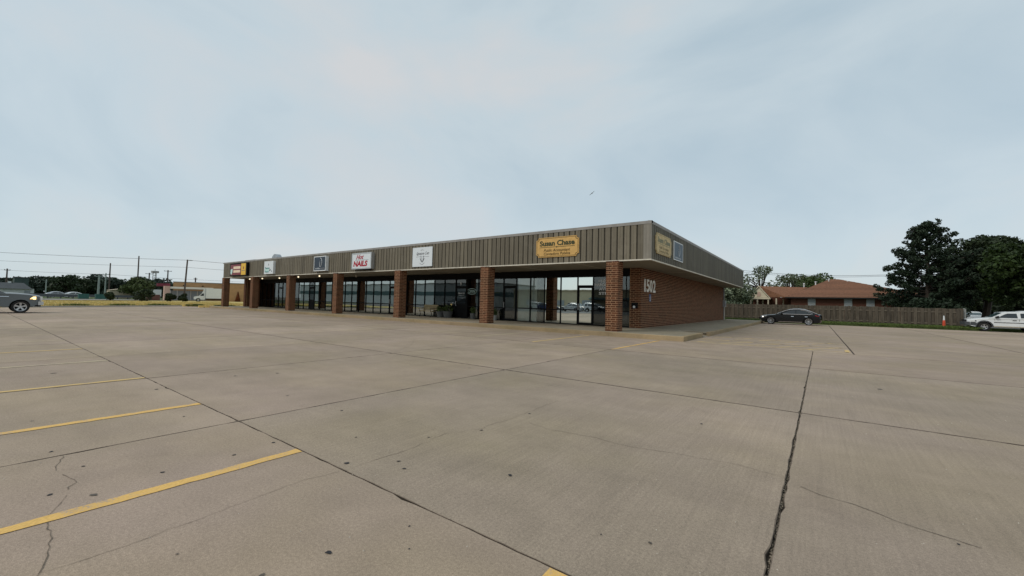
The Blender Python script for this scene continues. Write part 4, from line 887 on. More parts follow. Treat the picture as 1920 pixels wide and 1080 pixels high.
sedan = dict(cat='car', L=4.72, hw=.92, wr=.335, rr=.245, wf=1.43, wb=-1.37, sill=.20, fb=.36, rb=.42, belt=.88, cabin_z=1.44, yb=.93, yt=.66, spokes=10,
    top=[(2.36, .50), (2.34, .60), (2.26, .72), (1.95, .80), (1.45, .865), (.95, .92), (-.2, .93), (-1.2, .95), (-1.85, .985), (-2.25, .96), (-2.33, .86), (-2.36, .60)],
    cab=[(1.15, .86), (.92, .955), (.30, 1.28), (.0, 1.385), (-.35, 1.435), (-.75, 1.44), (-1.15, 1.385), (-1.60, 1.215), (-2.02, 1.00), (-2.1, .86)],
    wins=[[(.62, .965), (.18, 1.185), (-.10, 1.31), (-.42, 1.345), (-.42, .965)], [(-.48, .965), (-.48, 1.345), (-.80, 1.345), (-1.12, 1.29), (-1.52, 1.09), (-1.60, 1.03), (-1.45, .965)]],
    chrome=[[(.70, .945), (-1.45, .945), (-1.66, 1.02), (-1.54, 1.115), (-1.13, 1.32), (-.80, 1.375)], [(.95, .965), (.32, 1.29), (.02, 1.392), (-.35, 1.44), (-.75, 1.445), (-1.15, 1.39), (-1.60, 1.22), (-1.98, 1.03)]],
    sillstrip=[[(.85, .235), (-.90, .235), (-.90, .275), (.85, .275)]],
    lights=[('headlight', [(2.24, .60), (1.86, .68), (1.72, .77), (2.02, .75), (2.26, .70)], M_hl), ('daytime_lamp', [(2.26, .60), (2.12, .62), (2.12, .69), (2.26, .69)], M_drl), ('tail_light', [(-1.92, .83), (-2.26, .78), (-2.28, .90), (-2.05, .93), (-1.86, .90)], M_tail)],
    seams=[.80, -.45, -1.32], handles=[-.20, -1.20], hmat=M_chrome, mirror=(.62, .93), ws=(1, 2), rs=(7, 8), front=[('grille', 2.22, -.45, .42, 2.37, .45, .62, M_seam)])
suv = dict(cat='car', L=4.52, hw=.90, wr=.355, rr=.20, wf=1.30, wb=-1.35, sill=.36, fb=.48, rb=.50, belt=1.05, cabin_z=1.68, yb=.94, yt=.78, spokes=5, flare=True, gap=.09,
    top=[(2.26, .62), (2.24, .80), (2.16, .93), (1.6, 1.02), (.98, 1.08), (-.5, 1.10), (-2.0, 1.10), (-2.2, 1.08), (-2.25, .85), (-2.26, .60)],
    cab=[(1.05, 1.03), (.92, 1.09), (.28, 1.52), (.10, 1.575), (-.55, 1.60), (-.75, 1.655), (-1.4, 1.675), (-2.0, 1.64), (-2.14, 1.50), (-2.22, 1.03)],
    wins=[[(.60, 1.10), (.20, 1.40), (.05, 1.48), (-.42, 1.49), (-.46, 1.10)], [(-.62, 1.10), (-.60, 1.46), (-.64, 1.50), (-1.32, 1.53), (-1.36, 1.10)], [(-1.46, 1.12), (-1.44, 1.53), (-1.9, 1.52), (-2.0, 1.15)]],
    lights=[('headlight', [(2.16, .72), (1.82, .73), (1.84, .86), (2.16, .86)], M_hl), ('corner_lamp', [(1.86, .77), (1.75, .78), (1.78, .85), (1.86, .86)], M_seam), ('tail_light', [(-2.1, .9), (-2.25, .9), (-2.25, 1.3), (-2.15, 1.3)], M_tail)],
    strips=[('rubbing_strip', [(.78, .70), (-.85, .70), (-.85, .745), (.78, .745)], M_seam), ('bumper_side', [(2.2, .46), (1.80, .42), (1.70, .62), (1.86, .70), (2.2, .70)], M_bump), ('lower_cladding', [(.78, .38), (-.85, .38), (-.85, .44), (.78, .44)], M_tanw)],
    seams=[.74, -.53, -1.40], handles=[-.28, -1.20], hmat=M_seam, mirror=(.66, 1.08), mmat=M_seam, ws=(1, 2), rs=(8, 9), front=[('bumper', 2.06, -.80, .46, 2.33, .80, .72, M_bump), ('grille', 2.20, -.5, .74, 2.28, .5, .90, M_seam)])
truck = dict(cat='pickup truck', L=5.80, hw=1.0, wr=.385, rr=.27, wf=1.98, wb=-1.60, sill=.40, fb=.52, rb=.55, belt=1.16, cabin_z=1.90, yb=.92, yt=.74, spokes=5, gap=.075,
    top=[(2.88, .66), (2.87, .98), (2.80, 1.08), (2.35, 1.18), (1.75, 1.235), (1.25, 1.255), (-.85, 1.25), (-.88, 1.30), (-2.8, 1.30), (-2.86, 1.25), (-2.89, .70)],
    cab=[(1.42, 1.14), (1.34, 1.245), (.50, 1.78), (.30, 1.86), (-.1, 1.90), (-.6, 1.89), (-.78, 1.80), (-.95, 1.28), (-.97, 1.14)],
    wins=[[(1.0, 1.28), (.50, 1.62), (.30, 1.74), (.02, 1.76), (.02, 1.28)], [(-.06, 1.28), (-.06, 1.76), (-.55, 1.76), (-.74, 1.30)]],
    lights=[('headlight', [(2.74, .85), (2.44, .86), (2.40, .90), (2.56, 1.02), (2.74, 1.03)], M_hlon), ('indicator', [(2.53, .84), (2.36, .86), (2.42, .93), (2.53, .90)], M_amb), ('tail_light', [(-2.7, .85), (-2.86, .85), (-2.86, 1.2), (-2.75, 1.2)], M_tail)],
    strips=[('badge', [(1.50, 1.00), (.95, 1.00), (.95, 1.025), (1.50, 1.025)], M_chrome)],
    seams=[1.02, -.02, -.86], handles=[.15, -.7], mirror=(1.02, 1.24), mmat=M_seam, mw=.30, ws=(1, 2), rs=(6, 7),
    front=[('bumper', 2.70, -.90, .50, 2.93, .90, .72, M_alu), ('air_dam', 2.55, -.85, .40, 2.82, .85, .50, M_seam), ('grille', 2.80, -.55, .78, 2.90, .55, 1.04, M_chrome)])
make_car('black_sedan', 'glossy black sedan parked by the end of the walkway in front of the fence', sedan, (3.87, 27.42, 0), math.pi, P_blk, trim=M_chrome)
make_car('white_suv', 'boxy white older SUV with grey bumper cut off by the right edge', suv, (17.85, 31.95, .0), math.pi, P_wht)
make_car('grey_pickup', 'dark grey pickup truck with lit headlight entering from the left edge', truck, (-34.85, -17.30, 0), math.pi/2, P_gry)
make_car('parked_white_car', 'white car facing the camera behind the pale post past the fence end', sedan, (21.5, 57.5, .215), R(-98), P_wht, group='cars parked beyond the fence')
make_car('parked_white_car', 'white car half hidden at the left of the pale post past the fence end', sedan, (19.6, 61.5, .215), R(-95), P_sil, group='cars parked beyond the fence')
make_car('parked_white_car', 'pale car showing only its roof above the white SUV bonnet', sedan, (22.6, 52.0, .215), R(-100), P_sil, group='cars parked beyond the fence')
# cars across the road behind the photographer, seen only in the shop glass
for k, (x, y, a, p, s, lb) in enumerate(((-40.0, -46, 8, P_wht, suv, 'white car mirrored in the bright shop window'), (-36.5, -44, 12, P_blu, sedan, 'blue car mirrored in the bright shop window'), (-32.0, -45, 172, P_sil, sedan, 'silver car mirrored in the bright shop window'), (-27.0, -45.5, 8, P_sil, suv, 'silver estate car mirrored in the bright shop door'), (-34.0, -52, 5, P_dk, suv, 'dark van mirrored behind the others in the bright shop window'))):
    make_car('reflected_car', lb, s, (x, y, 0), R(a), p, group='cars mirrored in the shop windows')
# white box truck by the far store
bt = thing('box_truck', 'white box truck parked in front of the tan brick store', 'truck', (-94.5, 13.8, 0), R(-106.0))
lpart('cargo_box', MB().box(-2.75, -1.15, .75, 1.15, 1.15, 2.80, M_white), bt); lpart('corner_post', MB().box(1.15, -1.17, .75, 1.24, 1.17, 2.74, M_galv), bt)
lpart('cab', MB().prism([(1.24, .5), (3.05, .5), (3.1, .95), (2.95, 1.10), (2.25, 1.22), (1.75, 1.85), (1.24, 1.9)], 'y', -.95, .95, M_white), bt)
lpart('cab_fairing', MB().prism([(1.24, 1.9), (1.75, 1.86), (1.45, 2.7), (1.24, 2.75)], 'y', -.95, .95, M_white), bt)
for sg in (1, -1): lpart('side_window', MB().prism([(1.45, 1.25), (2.1, 1.25), (1.75, 1.72), (1.45, 1.75)], 'y', sg*.955, sg*.93, M_tint), bt); lpart('skirt_rail', MB().box(-2.75, sg*1.0-.05, .5, 1.2, sg*1.0+.05, .72, M_under), bt)
lpart('windscreen', MB().add([(2.27, -.8, 1.235), (2.27, .8, 1.235), (1.80, .75, 1.82), (1.80, -.75, 1.82)], [(0, 1, 2, 3)], M_screen), bt)
for x in (2.35, -2.0):
    for sg in (1, -1): wheel(bt, x, sg*.85, .40, .25, 5, .22, sg)

# ------------------------------------------------------------------ brick house behind the fence
H = thing('brick_house', 'low brick house with brown hip roof and cream porch gable behind the fence', 'house', (8, 52, .2))
part('wall', MB().box(3.1, 48.0, .1, 16.8, 60.0, 3.02, M_hb), H); part('wall', MB().box(-1.5, 50.5, .1, 3.1, 58.0, 3.0, M_hb), H)
ex0, ex1, ey0, ey1, ze = 2.5, 17.4, 47.4, 60.6, 2.98
rx0, rx1, ryc, zr = 7.35, 8.25, 54.0, 5.65
rf = part('roof', MB().add([(ex0, ey0, ze), (ex1, ey0, ze), (ex1, ey1, ze), (ex0, ey1, ze), (rx0, ryc, zr), (rx1, ryc, zr)], [(0, 1, 5, 4), (1, 2, 5), (2, 3, 4, 5), (3, 0, 4), (0, 3, 2, 1)], M_shing), H)
# shingle courses on the visible slopes
def courses(pa, pb, pc, pd, n, parent):
    pa, pb, pc, pd = map(Vector, (pa, pb, pc, pd)); nn = (pb-pa).cross(pd-pa).normalized()
    if nn.z < 0: nn = -nn
    for i in range(n):
        t0, t1 = i/n, (i+1)/n
        a, b = pa.lerp(pd, t0), pb.lerp(pc, t0); c, d = pb.lerp(pc, t1), pa.lerp(pd, t1)
        o1, o2 = nn*.03, nn*.008
        v = [a+o1, b+o1, c+o2, d+o2, a, b]
        part('shingle_course', MB().add(v, [(0, 1, 2, 3), (4, 5, 1, 0)], M_shing), parent)
courses((ex0, ey0, ze), (ex1, ey0, ze), (rx1, ryc, zr), (rx0, ryc, zr), 16, rf); courses((ex0, ey1, ze), (ex0, ey0, ze), (rx0, ryc, zr), (rx0, ryc, zr), 16, rf)
part('gutter', MB().box(ex0, ey0-.06, ze-.14, ex1, ey0+.05, ze, M_seam), H)
for x, y, z in ((4.4, 55, 4.55), (5.75, 54.6, 4.78), (7.2, 53.2, 5.0), (9.2, 53.2, 4.75)):
    part('roof_vent', MB().lathe([(.07, 0), (.07, .5), (.12, .5), (.12, .62), (.001, .64)], (x, y, z), 'z', 8, M_white), rf)
# porch
pr_ = part('porch_roof', MB().add([(-1.75, 47.0, 2.82), (-.45, 47.0, 4.45), (.85, 47.0, 2.82), (-1.75, 53.5, 2.82), (-.45, 53.5, 4.45), (.85, 53.5, 2.82)], [(0, 1, 4, 3), (1, 2, 5, 4)], M_shing)
      .add([(-.45, 47.6, 4.45), (4.9, 52.0, 4.45), (2.6, 47.45, 2.95), (.80, 47.6, 2.95)], [(0, 1, 2, 3)], M_shing), H)
part('gable', MB().prism([(-1.5, 2.9), (-.45, 4.25), (.6, 2.9)], 'y', 47.05, 47.15, M_gable), H)
gb = H.children[-1]
part('gable_vent', MB().prism([(-.66, 3.05), (-.24, 3.05), (-.24, 3.45), (-.30, 3.60), (-.45, 3.68), (-.60, 3.60), (-.66, 3.45)], 'y', 47.0, 47.05, M_pink), gb)
for a, b in (((-1.8, 2.78), (-.45, 4.50)), ((.9, 2.78), (-.45, 4.50))):
    part('rake_board', MB().prism([a, (a[0], a[1]-.14), (b[0], b[1]-.16), b], 'y', 46.9, 47.04, M_gable), H)
part('porch_beam', MB().box(-1.75, 46.95, 2.66, .85, 47.2, 2.88, M_gable), H)
for x, y in ((-1.4, 47.1), (-.62, 47.1), (.62, 47.1), (-.25, 50.0), (1.5, 47.7), (2.2, 49.5)): part('porch_post', MB().box(x-.08, y-.08, .2, x+.08, y+.08, 2.8, M_tanw), H)
for x0, x1 in ((5.0, 5.68), (8.65, 9.32), (10.75, 11.4), (14.0, 14.7)):
    wn = part('window', MB().box(x0-.06, 47.93, 1.5, x1+.06, 48.0, 2.88, M_pot), H); part('pane', MB().box(x0, 47.9, 1.56, x1, 47.93, 2.82, M_glaz), wn); part('sash_bar', MB().box(x0, 47.88, 2.15, x1, 47.9, 2.2, M_pot), wn)

# ------------------------------------------------------------------ trees
def trunk(pts, r0, r1, n=7): return MB().tube(pts, [r0+(r1-r0)*i/(len(pts)-1) for i in range(len(pts))], n, M_bark)
def tree(name, label, x, y, h, wd, mat, n, size, clumps=14, base=.28, group=None, cat='tree', z0=0.1, airy=.5, cr=.36, hgt=None, oval=1.0):
    t = thing(name, label, cat, (x, y, z0), 0, group)
    tr = MB(); hh = h*.55
    tr.tube([(0, 0, 0), (.04*wd, .02, hh*.5), (0, 0, hh)], [wd*.035+.06, wd*.03+.04, wd*.015+.02], 7, M_bark)
    cl = []
    for k in range(clumps):
        a = random.uniform(0, 6.283); f = random.random(); zz = base+(1-base)*random.uniform(.12, .88)
        env = math.sin(math.pi*min(1, max(0.08, ((zz-base)/(1-base))*.82+.14)))**.7
        rr = wd/2*env*math.sqrt(random.random())*.78
        c = (rr*math.cos(a), rr*math.sin(a), h*zz); s = wd*cr*random.uniform(.55, 1.0)*.62
        cl.append((c, s))
        tr.tube([(0, 0, hh*random.uniform(.45, .95)), (c[0]*.55, c[1]*.55, hh+(c[2]-hh)*.55), c], [wd*.012+.02, wd*.008+.015, .01], 5, M_bark)
    cl.append(((0, 0, h*.93-wd*.1), wd*.16))
    lpart('trunk', tr, t)
    tot = sum(s**2 for c, s in cl); P = [blob(c, (s*1.08, s*1.08, s*.82*oval), max(6, int(n*s**2/tot)), airy) for c, s in cl]
    p = np.concatenate(P); p = p[p[:, 2] > h*base*.6]; p[:, 2] = np.minimum(p[:, 2], h*1.02)
    o = link('crown', leaves(p, size, mat), t); tag(o, kind='stuff'); return t
tree('ash_tree', 'thin pale green tree with open crown just right of the fascia end', -1.2, 57, 8.3, 7.0, L_olive, 1700, .17, 34, .22, airy=.5, cr=.20)
tree('olive_tree', 'silvery green bushy tree low behind the fence by the building corner', -3.6, 44.5, 5.4, 6.4, L_pale, 9000, .19, 20, .10, airy=.6)
tree('ash_tree', 'loose grey green tree behind the porch gable', 2.4, 60, 7.2, 6.4, L_olive, 1500, .17, 32, .30, airy=.5, cr=.20)
tree('round_tree', 'dense dark green round tree behind the roof of the brick house', 5.0, 73, 7.6, 8.0, L_mid, 9000, .22, 22, .15)
tree('shade_tree', 'large leafy green tree overhanging the white SUV at the right edge', 22.8, 40.0, 8.3, 10.5, L_green, 30000, .18, 60, .27, cr=.24)
tree('shade_tree', 'tall dark tree between the pine and the right hand leafy tree', 20.2, 47.5, 10.2, 8.4, L_dark, 22000, .18, 48, .24, cr=.26)
tree('shade_tree', 'dark leafy tree behind the white cars past the fence end', 26.0, 66, 9.5, 11.0, L_dark, 16000, .26, 30, .08, cr=.32)
tree('hedge_shrub', 'low dark hedge far behind the porch and the silvery tree', -5.0, 66.0, 4.0, 17, L_dark, 9000, .26, 40, .02, cat='shrub', cr=.22)
tree('hedge_shrub', 'dark hedge mass behind the white cars past the fence end', 23.0, 70.0, 5.5, 16, L_dark, 12000, .28, 40, .02, cat='shrub', cr=.25)
tree('hedge_shrub', 'dark shrub under the pine just behind the fence', 14.8, 38.2, 2.6, 4.6, L_pine, 7000, .14, 26, .02, cat='shrub', cr=.3)
def pine(name, label, x, y, h, wd, nb):
    t = thing(name, label, 'tree', (x, y, .15)); tr = MB(); tr.tube([(0, 0, 0), (.1, 0, h*.4), (0, .1, h*.8), (.1, 0, h*.97)], [.28, .22, .10, .03], 8, M_bark)
    pts = []
    for k in range(nb):
        f = (k+.5)/nb; z = h*(.10+.86*f); env = (1-f)**.50*(.80+.45*math.sin(f*11+k*.3)**2); L = max(.5, wd/2*env*random.uniform(.72, 1.12)); a = k*2.4+random.uniform(-.4, .4)
        dx, dy = math.cos(a), math.sin(a); tip = (dx*L, dy*L, z+L*.22+random.uniform(-.1, .35))
        tr.tube([(0, 0, z-.15), (dx*L*.5, dy*L*.5, z+L*.03), tip], [.06, .04, .015], 5, M_bark)
        m_ = max(3, int(L*2.4))
        for j in range(m_):
            u = .30+.70*(j+.5)/m_; s = .27+.15*random.random(); off = random.uniform(-.35, .35)*L*.5*u
            c = (dx*L*u-dy*off, dy*L*u+dx*off, z+(tip[2]-z)*u*u+random.uniform(-.1, .22))
            pts.append(blob(c, (s, s, s*.8), 62, .2))
    for j in range(10): pts.append(blob((random.gauss(0, .55), random.gauss(0, .55), h*random.uniform(.84, .99)), (.26, .26, .34), 60, .2))
    lpart('trunk', tr, t); tag(link('crown', leaves(np.concatenate(pts), .125, L_pine), t), kind='stuff'); return t
pine('pine_tree', 'tall dark pine with ragged branches behind the fence end', 15.3, 43.6, 11.0, 8.8, 84)
far = [(-185.7, -2.9, 6.2, 6.5, L_far2, 'low dark tree above the pickup bonnet'), (-184, .4, 5.7, 5.0, L_far, 'small dark tree right of the pickup bonnet'), (-168.2, 1.4, 6.5, 7.2, L_far, 'tall rounded dark tree right of the pickup'), (-172.8, 5.5, 5.6, 6.0, L_far, 'dark tree left of the pair of green steel poles'), (-182.2, 9.4, 7.0, 7.5, L_far2, 'bluish tree behind the pair of green steel poles'), (-171.7, 12.4, 5.8, 6.8, L_far2, 'bluish dark tree above the tan shed'), (-160.7, 16.0, 6.2, 7.0, L_far, 'dark tree behind the spreading tree'), (-179.7, 23.9, 7.0, 9.5, L_far2, 'bluish tree left of the maroon canopy end'), (-194.1, -8.4, 4.9, 6.0, L_far2, 'dark tree behind the white house roof'), (-188.7, 29.1, 5.8, 6.5, L_far2, 'low bluish tree behind the tan brick store'), (-196, 17, 6.6, 8, L_far, 'dark tree right of the tall black pole'), (-190, -5.5, 5.6, 6.0, L_far, 'dark tree right of the dark green block')]
for x, y, h, wd, mt, lb in far: tree('far_tree', lb, x, y, h, wd*1.25, mt, 2600, .42, 14, .05, 'trees along the far left skyline')
tree('spreading_tree', 'wide spreading green tree with short trunk across the road', -129.7, 8.8, 5.5, 7.0, L_far3, 4200, .30, 18, .25)
sh = [(-91.0, -2.1, 1.4, 1.7, 'small ragged shrub at the road edge left of the spreading tree'), (-90.3, 1.9, 1.95, 2.9, 'widest dark shrub at the road edge'), (-91.4, 6.2, 1.5, 1.8, 'shrub at the road edge left of the leaning pole'), (-90.9, 7.9, 1.45, 1.4, 'shrub at the foot of the leaning pole')]
for x, y, h, wd, lb in sh: tree('roadside_shrub', lb, x, y, h, wd, L_dark, 1500, .16, 12, .03, 'shrubs along the road edge', 'shrub', cr=.42)
rc = thing('rusty_shrub', 'rust brown cone shaped shrub against the tan wall between the columns', 'shrub', (-98.6, 19.9, .1))
lpart('trunk', MB().tube([(0, 0, 0), (0, 0, 1.6)], [.08, .02], 6, M_bark), rc)
p = rng.uniform(0, 1, (1400, 3)); zz = p[:, 0]**1.6*2.1; rad = .55*(1-zz/2.2)*np.sqrt(p[:, 1]); an = p[:, 2]*6.283
tag(link('crown', leaves(np.stack([rad*np.cos(an), rad*np.sin(an), zz+.1], 1), .12, M_rust), rc), kind='stuff')

# ------------------------------------------------------------------ far left: poles, wires, buildings
def pole(name, label, x, y, h, r, mat, arm=None, lean=0.0, group='utility poles on the left skyline', head=False, ax=None):
    t = thing(name, label, 'pole', (x, y, 0), 0, group)
    lpart('shaft', MB().tube([(0, -lean, 0), (0, 0, h)], [r, r*.75], 8, mat), t)
    if arm: lpart('crossarm', MB().box(-.06, -arm, h-.45, .06, arm, h-.30, mat), t); [lpart('insulator', MB().tube([(0, q, h-.3), (0, q, h-.12)], .05, 5, M_galv), t) for q in (-arm*.9, arm*.9)]
    if head: lpart('lamp_arm', MB().tube([(0, 0, h-.15), (0, .55, h-.05)], .05, 6, M_galv), t); lpart('lamp_head', MB().box(-.15, .25, h-.18, .15, .80, h-.04, M_galv), t)
    return t
pole('utility_pole', 'brown leaning wooden pole with a lamp head in front of the tan store', -95.7, 9.6, 8.45, .17, M_pole, lean=.30, head=True)
pole('utility_pole', 'tallest slim black pole rising behind the spreading tree', -131.6, 9.3, 10.9, .17, M_pole)
pole('utility_pole', 'slim black pole left of the tallest one', -142.4, 5.9, 9.2, .17, M_pole)
pole('utility_pole', 'pole with a small crossarm above the white house', -154.1, -10.5, 6.8, .17, M_pole, arm=.5)
pole('utility_pole', 'thin grey pole with crossarm left of the green steel poles', -182.5, 8.0, 7.0, .2, M_gpole, arm=.9)
pole('steel_pole', 'left one of the pair of pale green steel poles', -142.7, 4.0, 5.9, .25, M_gpole, arm=.7)
pole('steel_pole', 'right one of the pair of pale green steel poles', -144.5, 5.5, 6.6, .17, M_gpole, arm=.6)
pole('utility_pole', 'short dark pole with crossarm left of the lattice mast', -189.9, 23.9, 9.1, .24, M_pole, arm=1.1)
pole('utility_pole', 'dark pole with crossarm right of the lattice mast', -179.0, 26.6, 10.0, .24, M_pole, arm=1.1)
pole('utility_pole', 'short pole top showing above the tan store roof', -132, 21.4, 6.2, .2, M_pole, arm=.4)
pole('steel_pole', 'plain green pole right of the white house', -143.7, -4.9, 4.3, .13, M_gpole)
mt_ = thing('lattice_mast', 'pale lattice antenna mast far away on the skyline', 'antenna mast', (-316.5, 53.4, 0))
for a in range(3):
    c, s_ = math.cos(a*2.094), math.sin(a*2.094); lpart('leg', MB().tube([(c*1.3, s_*1.3, 0), (c*.8, s_*.8, 15.2)], .16, 4, M_pot), mt_)
for k in range(9):
    z = 1+k*1.6; pp = [(1.2*math.cos(a*2.094), 1.2*math.sin(a*2.094), z+(.8 if a % 2 else 0)) for a in range(4)]; lpart('brace', MB().tube(pp, .08, 4, M_pot), mt_)
lpart('platform', MB().lathe([(1.6, 14.2), (1.9, 14.3), (1.9, 15.4), (1.5, 15.4)], (0, 0, 0), 'z', 9, M_pot), mt_); lpart('antenna', MB().tube([(0, 0, 15), (0, 0, 16.6)], .12, 4, M_pot), mt_)
def wire(label, pts, r=.025, sag=.35, group='overhead wires on the left'):
    P = []
    for i in range(len(pts)-1):
        a, b = Vector(pts[i]), Vector(pts[i+1])
        for k in range(12): t = k/12; q = a.lerp(b, t); q.z -= sag*4*t*(1-t); P.append(q)
    P.append(Vector(pts[-1])); tag(lpart('overhead_wire', MB().tube(P, r, 4, M_wire), None), label, 'wire', group)
wire('uppermost overhead wire at the left, meeting the leaning pole top', [(-150, -33, 9.4), (-124.2, -12.9, 8.9), (-95.7, 9.6, 8.35), (-50, 30, 5.4)], .028, .12)
wire('second overhead wire at the left, below the uppermost one', [(-160, -30, 8.1), (-134.2, -12.5, 7.7), (-95.7, 9.5, 6.9), (-60, 28, 5.0)], .022, .10)
wire('lowest overhead wire at the left, running just above the tree tops', [(-175, -25, 7.0), (-164.2, -11.2, 6.75), (-144.5, 5.6, 6.3), (-146.1, 40, 6.1)], .025, .15)
wire('upper overhead wire above the brick house roof', [(-40, 49, 8.2), (-3, 51.7, 7.0), (12.3, 52, 6.0), (40, 55, 7.5)], .022, .35, 'overhead wires on the right')
wire('lower overhead wire above the brick house roof', [(-40, 49, 7.9), (-3, 51.7, 6.75), (12.3, 52, 5.85), (40, 55, 7.2)], .016, .35, 'overhead wires on the right')
wh = thing('white_house', 'low white house with grey roof above the pickup bonnet', 'house', (-146, -9.2, 0))
part('wall', MB().box(-150, -13, 0, -144, -6.7, 1.9, M_wall), wh); part('roof', MB().add([(-143.5, -13.5, 1.85), (-143.5, -7.0, 1.85), (-147, -8.2, 3.3), (-147, -13.5, 3.3), (-150.5, -7, 1.85), (-150.5, -13.5, 1.85)], [(0, 1, 2, 3), (1, 4, 2), (2, 4, 5, 3)], M_slate), wh)
part('window', MB().box(-144.0, -8.2, .7, -143.95, -7.3, 1.5, M_glaz), wh); part('chimney', MB().box(-147.3, -10.6, 3.0, -146.7, -10.1, 3.6, M_wall), wh)
gbk = thing('green_block_building', 'dark green windowless block behind the white house', 'building', (-160, -7.9, 0))
part('wall', MB().box(-164, -9.0, 0, -159, -6.6, 4.7, M_grnb), gbk); part('parapet', MB().box(-164.1, -9.1, 4.7, -158.9, -6.5, 4.9, M_slate), gbk)
st = thing('brick_store', 'tan brick store with white canopy across the road at the left', 'building', (-118, 20, 0), 0)
part('wall', MB().prism([(-121.3, 13.9), (-116.2, 27.5), (-128, 32), (-133, 18.4)], 'z', 0, 4.45, M_store), st); part('parapet', MB().prism([(-121.2, 13.8), (-116.0, 27.6), (-128, 32.1), (-133.1, 18.3)], 'z', 4.45, 4.62, M_pot), st)
part('wall', MB().prism([(-100.4, 18.4), (-97.2, 26.5), (-115.5, 27.5), (-116.5, 24.0)], 'z', 0, 4.15, M_store), st); part('parapet', MB().prism([(-100.3, 18.3), (-97.0, 26.6), (-115.4, 27.6), (-116.6, 23.9)], 'z', 4.15, 4.3, M_pot), st)
part('canopy', MB().prism([(-113.2, 10.6), (-110.4, 18.8), (-117, 21), (-120.5, 13.2)], 'z', 2.75, 3.2, M_canw), st)
part('canopy_pillar', MB().box(-113.4, 10.2, 0, -112.6, 11.2, 3.3, M_pink), st)
part('shopfront', MB().prism([(-115.2, 11.8), (-112.9, 18.2), (-113.3, 18.4), (-115.6, 12.0)], 'z', 0, 2.35, M_glaz), st)
for k in range(6): part('mullion', MB().box(-115.15+k*.42, 11.85+k*1.18, 0, -115.05+k*.42, 11.95+k*1.18, 2.35, M_alu), st)
part('maroon_fascia', MB().box(-118, 10.0, 3.25, -117.5, 12.4, 3.95, M_mar2), st)
for y0 in (15.5, 19.0): part('wall_lamp', MB().box(-120.6+(y0-14)*.38, y0, 3.5, -120.3+(y0-14)*.38, y0+.3, 3.75, M_black), st)
tl = thing('white_trailer', 'white cargo trailer behind the red brick low wall', 'trailer', (-141, 14.8, 0))
part('box', MB().box(-144, 13.5, .8, -140.6, 16.2, 2.65, M_white), tl); part('chassis', MB().box(-144, 13.6, .5, -140.7, 16.1, .8, M_under), tl)
for y in (14.2, 15.4): part('wheel', MB().lathe([(.001, 0), (.4, 0), (.4, .2), (.001, .2)], (-140.75, y, .4), 'x', 12, M_tyre), tl)
sd = thing('tan_shed', 'tan shed half hidden by the spreading tree', 'building', (-133, 5.9, 0)); part('wall', MB().box(-136, 4.5, 0, -132.4, 8.3, 2.1, M_tanw), sd); part('roof', MB().prism([(4.3, 2.1), (8.5, 2.1), (6.4, 2.5)], 'x', -136.2, -132.2, M_tanw), sd)
rw = thing('low_brick_wall', 'low red brick wall right of the widest shrub', 'wall', (-116, 10, 0)); part('wall', MB().box(-116.4, 7.9, 0, -116.1, 10.3, 1.15, M_redw), rw); part('cap', MB().box(-116.5, 7.8, 1.15, -116.0, 10.35, 1.25, M_redw), rw)
for k, (y0, y1) in enumerate(((-3.3, -1.95), (-.9, .6))):
    d = thing('dumpster', ['green dumpster nearer the pickup', 'green dumpster beside the ragged shrub'][k], 'dumpster', (-111, (y0+y1)/2, 0), 0, 'green dumpsters')
    part('bin', MB().prism([(y0, .12), (y1, .12), (y1+.04, .8), (y0-.04, .8)], 'x', -112.3, -111.0, M_dumps), d); part('lid', MB().prism([(y0-.06, .8), (y1+.06, .8), (y1+.04, 1.1), (y0-.04, 1.1)], 'x', -112.3, -111.05, M_dumps), d)
gr = thing('guard_rail', 'low dark guard rail along the far side of the road', 'guard rail', (-115, 0, 0))
part('rail', MB().prism([(-110.2, -13.0), (-114.3, -6.0), (-118.5, 1.0), (-121, 8.0), (-121.2, 8.0), (-118.7, 1.0), (-114.5, -6.0), (-110.4, -13.0)], 'z', .45, .95, M_slate), gr)
for k in range(12):
    f = k/11; y = -12.6+20*f; x = -110.5-(y+12.6)*.60 if y < 1 else -118.7-(y-1)*.36
    part('post', MB().box(x-.1, y-.1, 0, x+.02, y+.08, .46, M_slate), gr)
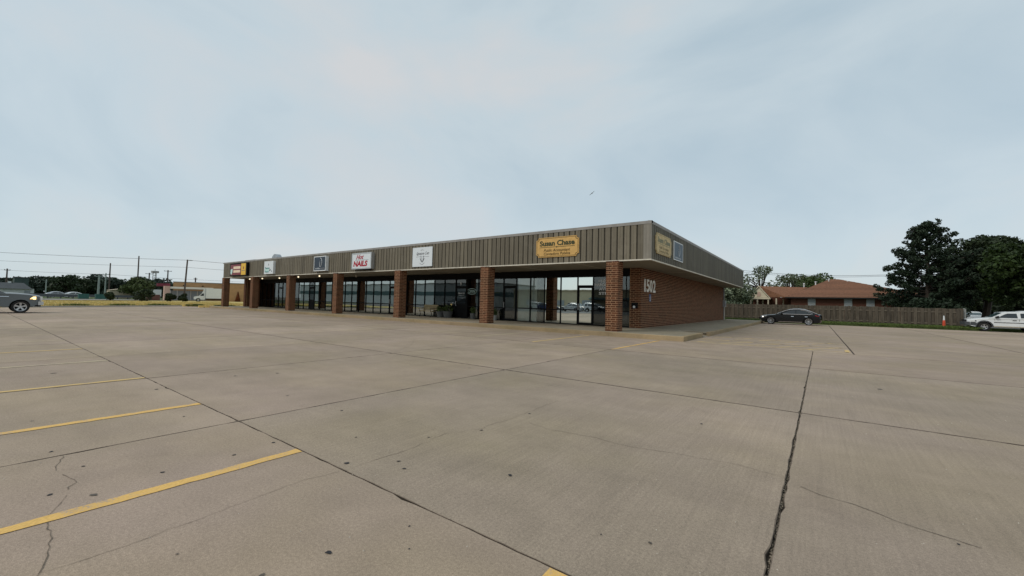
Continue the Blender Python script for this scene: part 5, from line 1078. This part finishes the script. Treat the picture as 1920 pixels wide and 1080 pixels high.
for k, (x, y, p, lb) in enumerate(((-136, -3.4, P_sil, 'pale car behind the guard rail next to the pickup bonnet'), (-136, -.6, P_wht, 'white car behind the guard rail left of the dumpsters'))):
    make_car('distant_car', lb, sedan, (x, y, 0), R(100), p, group='cars behind the guard rail')

# ------------------------------------------------------------------ across the road behind the photographer (mirrored in the glass)
wr_ = thing('white_warehouse', 'long white warehouse with teal band mirrored in the left shop windows', 'building', (-115, -68, 0))
part('wall', MB().box(-175, -84, 0, -66, -64, 6.6, M_whw), wr_); part('teal_band', MB().box(-175.1, -84.1, 3.0, -65.9, -63.9, 4.3, M_tband), wr_); part('roof_edge', MB().box(-175.2, -84.2, 6.6, -65.8, -63.8, 6.9, M_pot), wr_)
bs_ = thing('beige_building', 'long low beige building mirrored in the bright shop windows', 'building', (-38, -66, 0))
part('wall', MB().box(-58, -80, 0, -14, -62, 4.6, M_beige), bs_); part('roof', MB().box(-58.4, -80.4, 4.6, -13.6, -61.6, 4.85, M_tanw), bs_); part('blue_awning', MB().prism([(-62, 3.0), (-60.5, 2.6), (-62, 2.5)], 'x', -36, -18, M_tband), bs_)
for k in range(5): part('window', MB().box(-54+k*8, -61.95, .9, -51+k*8, -61.9, 2.3, M_glaz), bs_)
for x, lb in ((-46.5, 'left of two crossarm poles mirrored in the bright shop window'), (-24.5, 'right of two crossarm poles mirrored above the bright shop door')):
    pole('street_pole', lb, x, -54, 9.0, .14, M_pole, arm=.9, group='poles mirrored in the shop windows')
poly('opposite_lot', [(-180, -60), (10, -60), (10, -33), (-180, -33)], 0.0, M_asph, -0.03)
bird = thing('bird', 'small gliding bird in the open sky above the building', 'bird', (-20.3, 36.4, 17.5))
lpart('body', MB().lathe([(.002, -.22), (.05, -.1), (.06, .02), (.03, .14), (.002, .24)], (0, 0, 0), 'y', 8, M_pot), bird, 60)
for sg in (1, -1): lpart('wing', MB().add([(0, .08, .02), (0, -.08, .02), (sg*.30, -.02, .20*sg+.03), (sg*.42, -.08, .28*sg), (sg*.28, .10, .19*sg+.03)], [(0, 1, 2, 4), (2, 3, 4)], M_pot), bird)
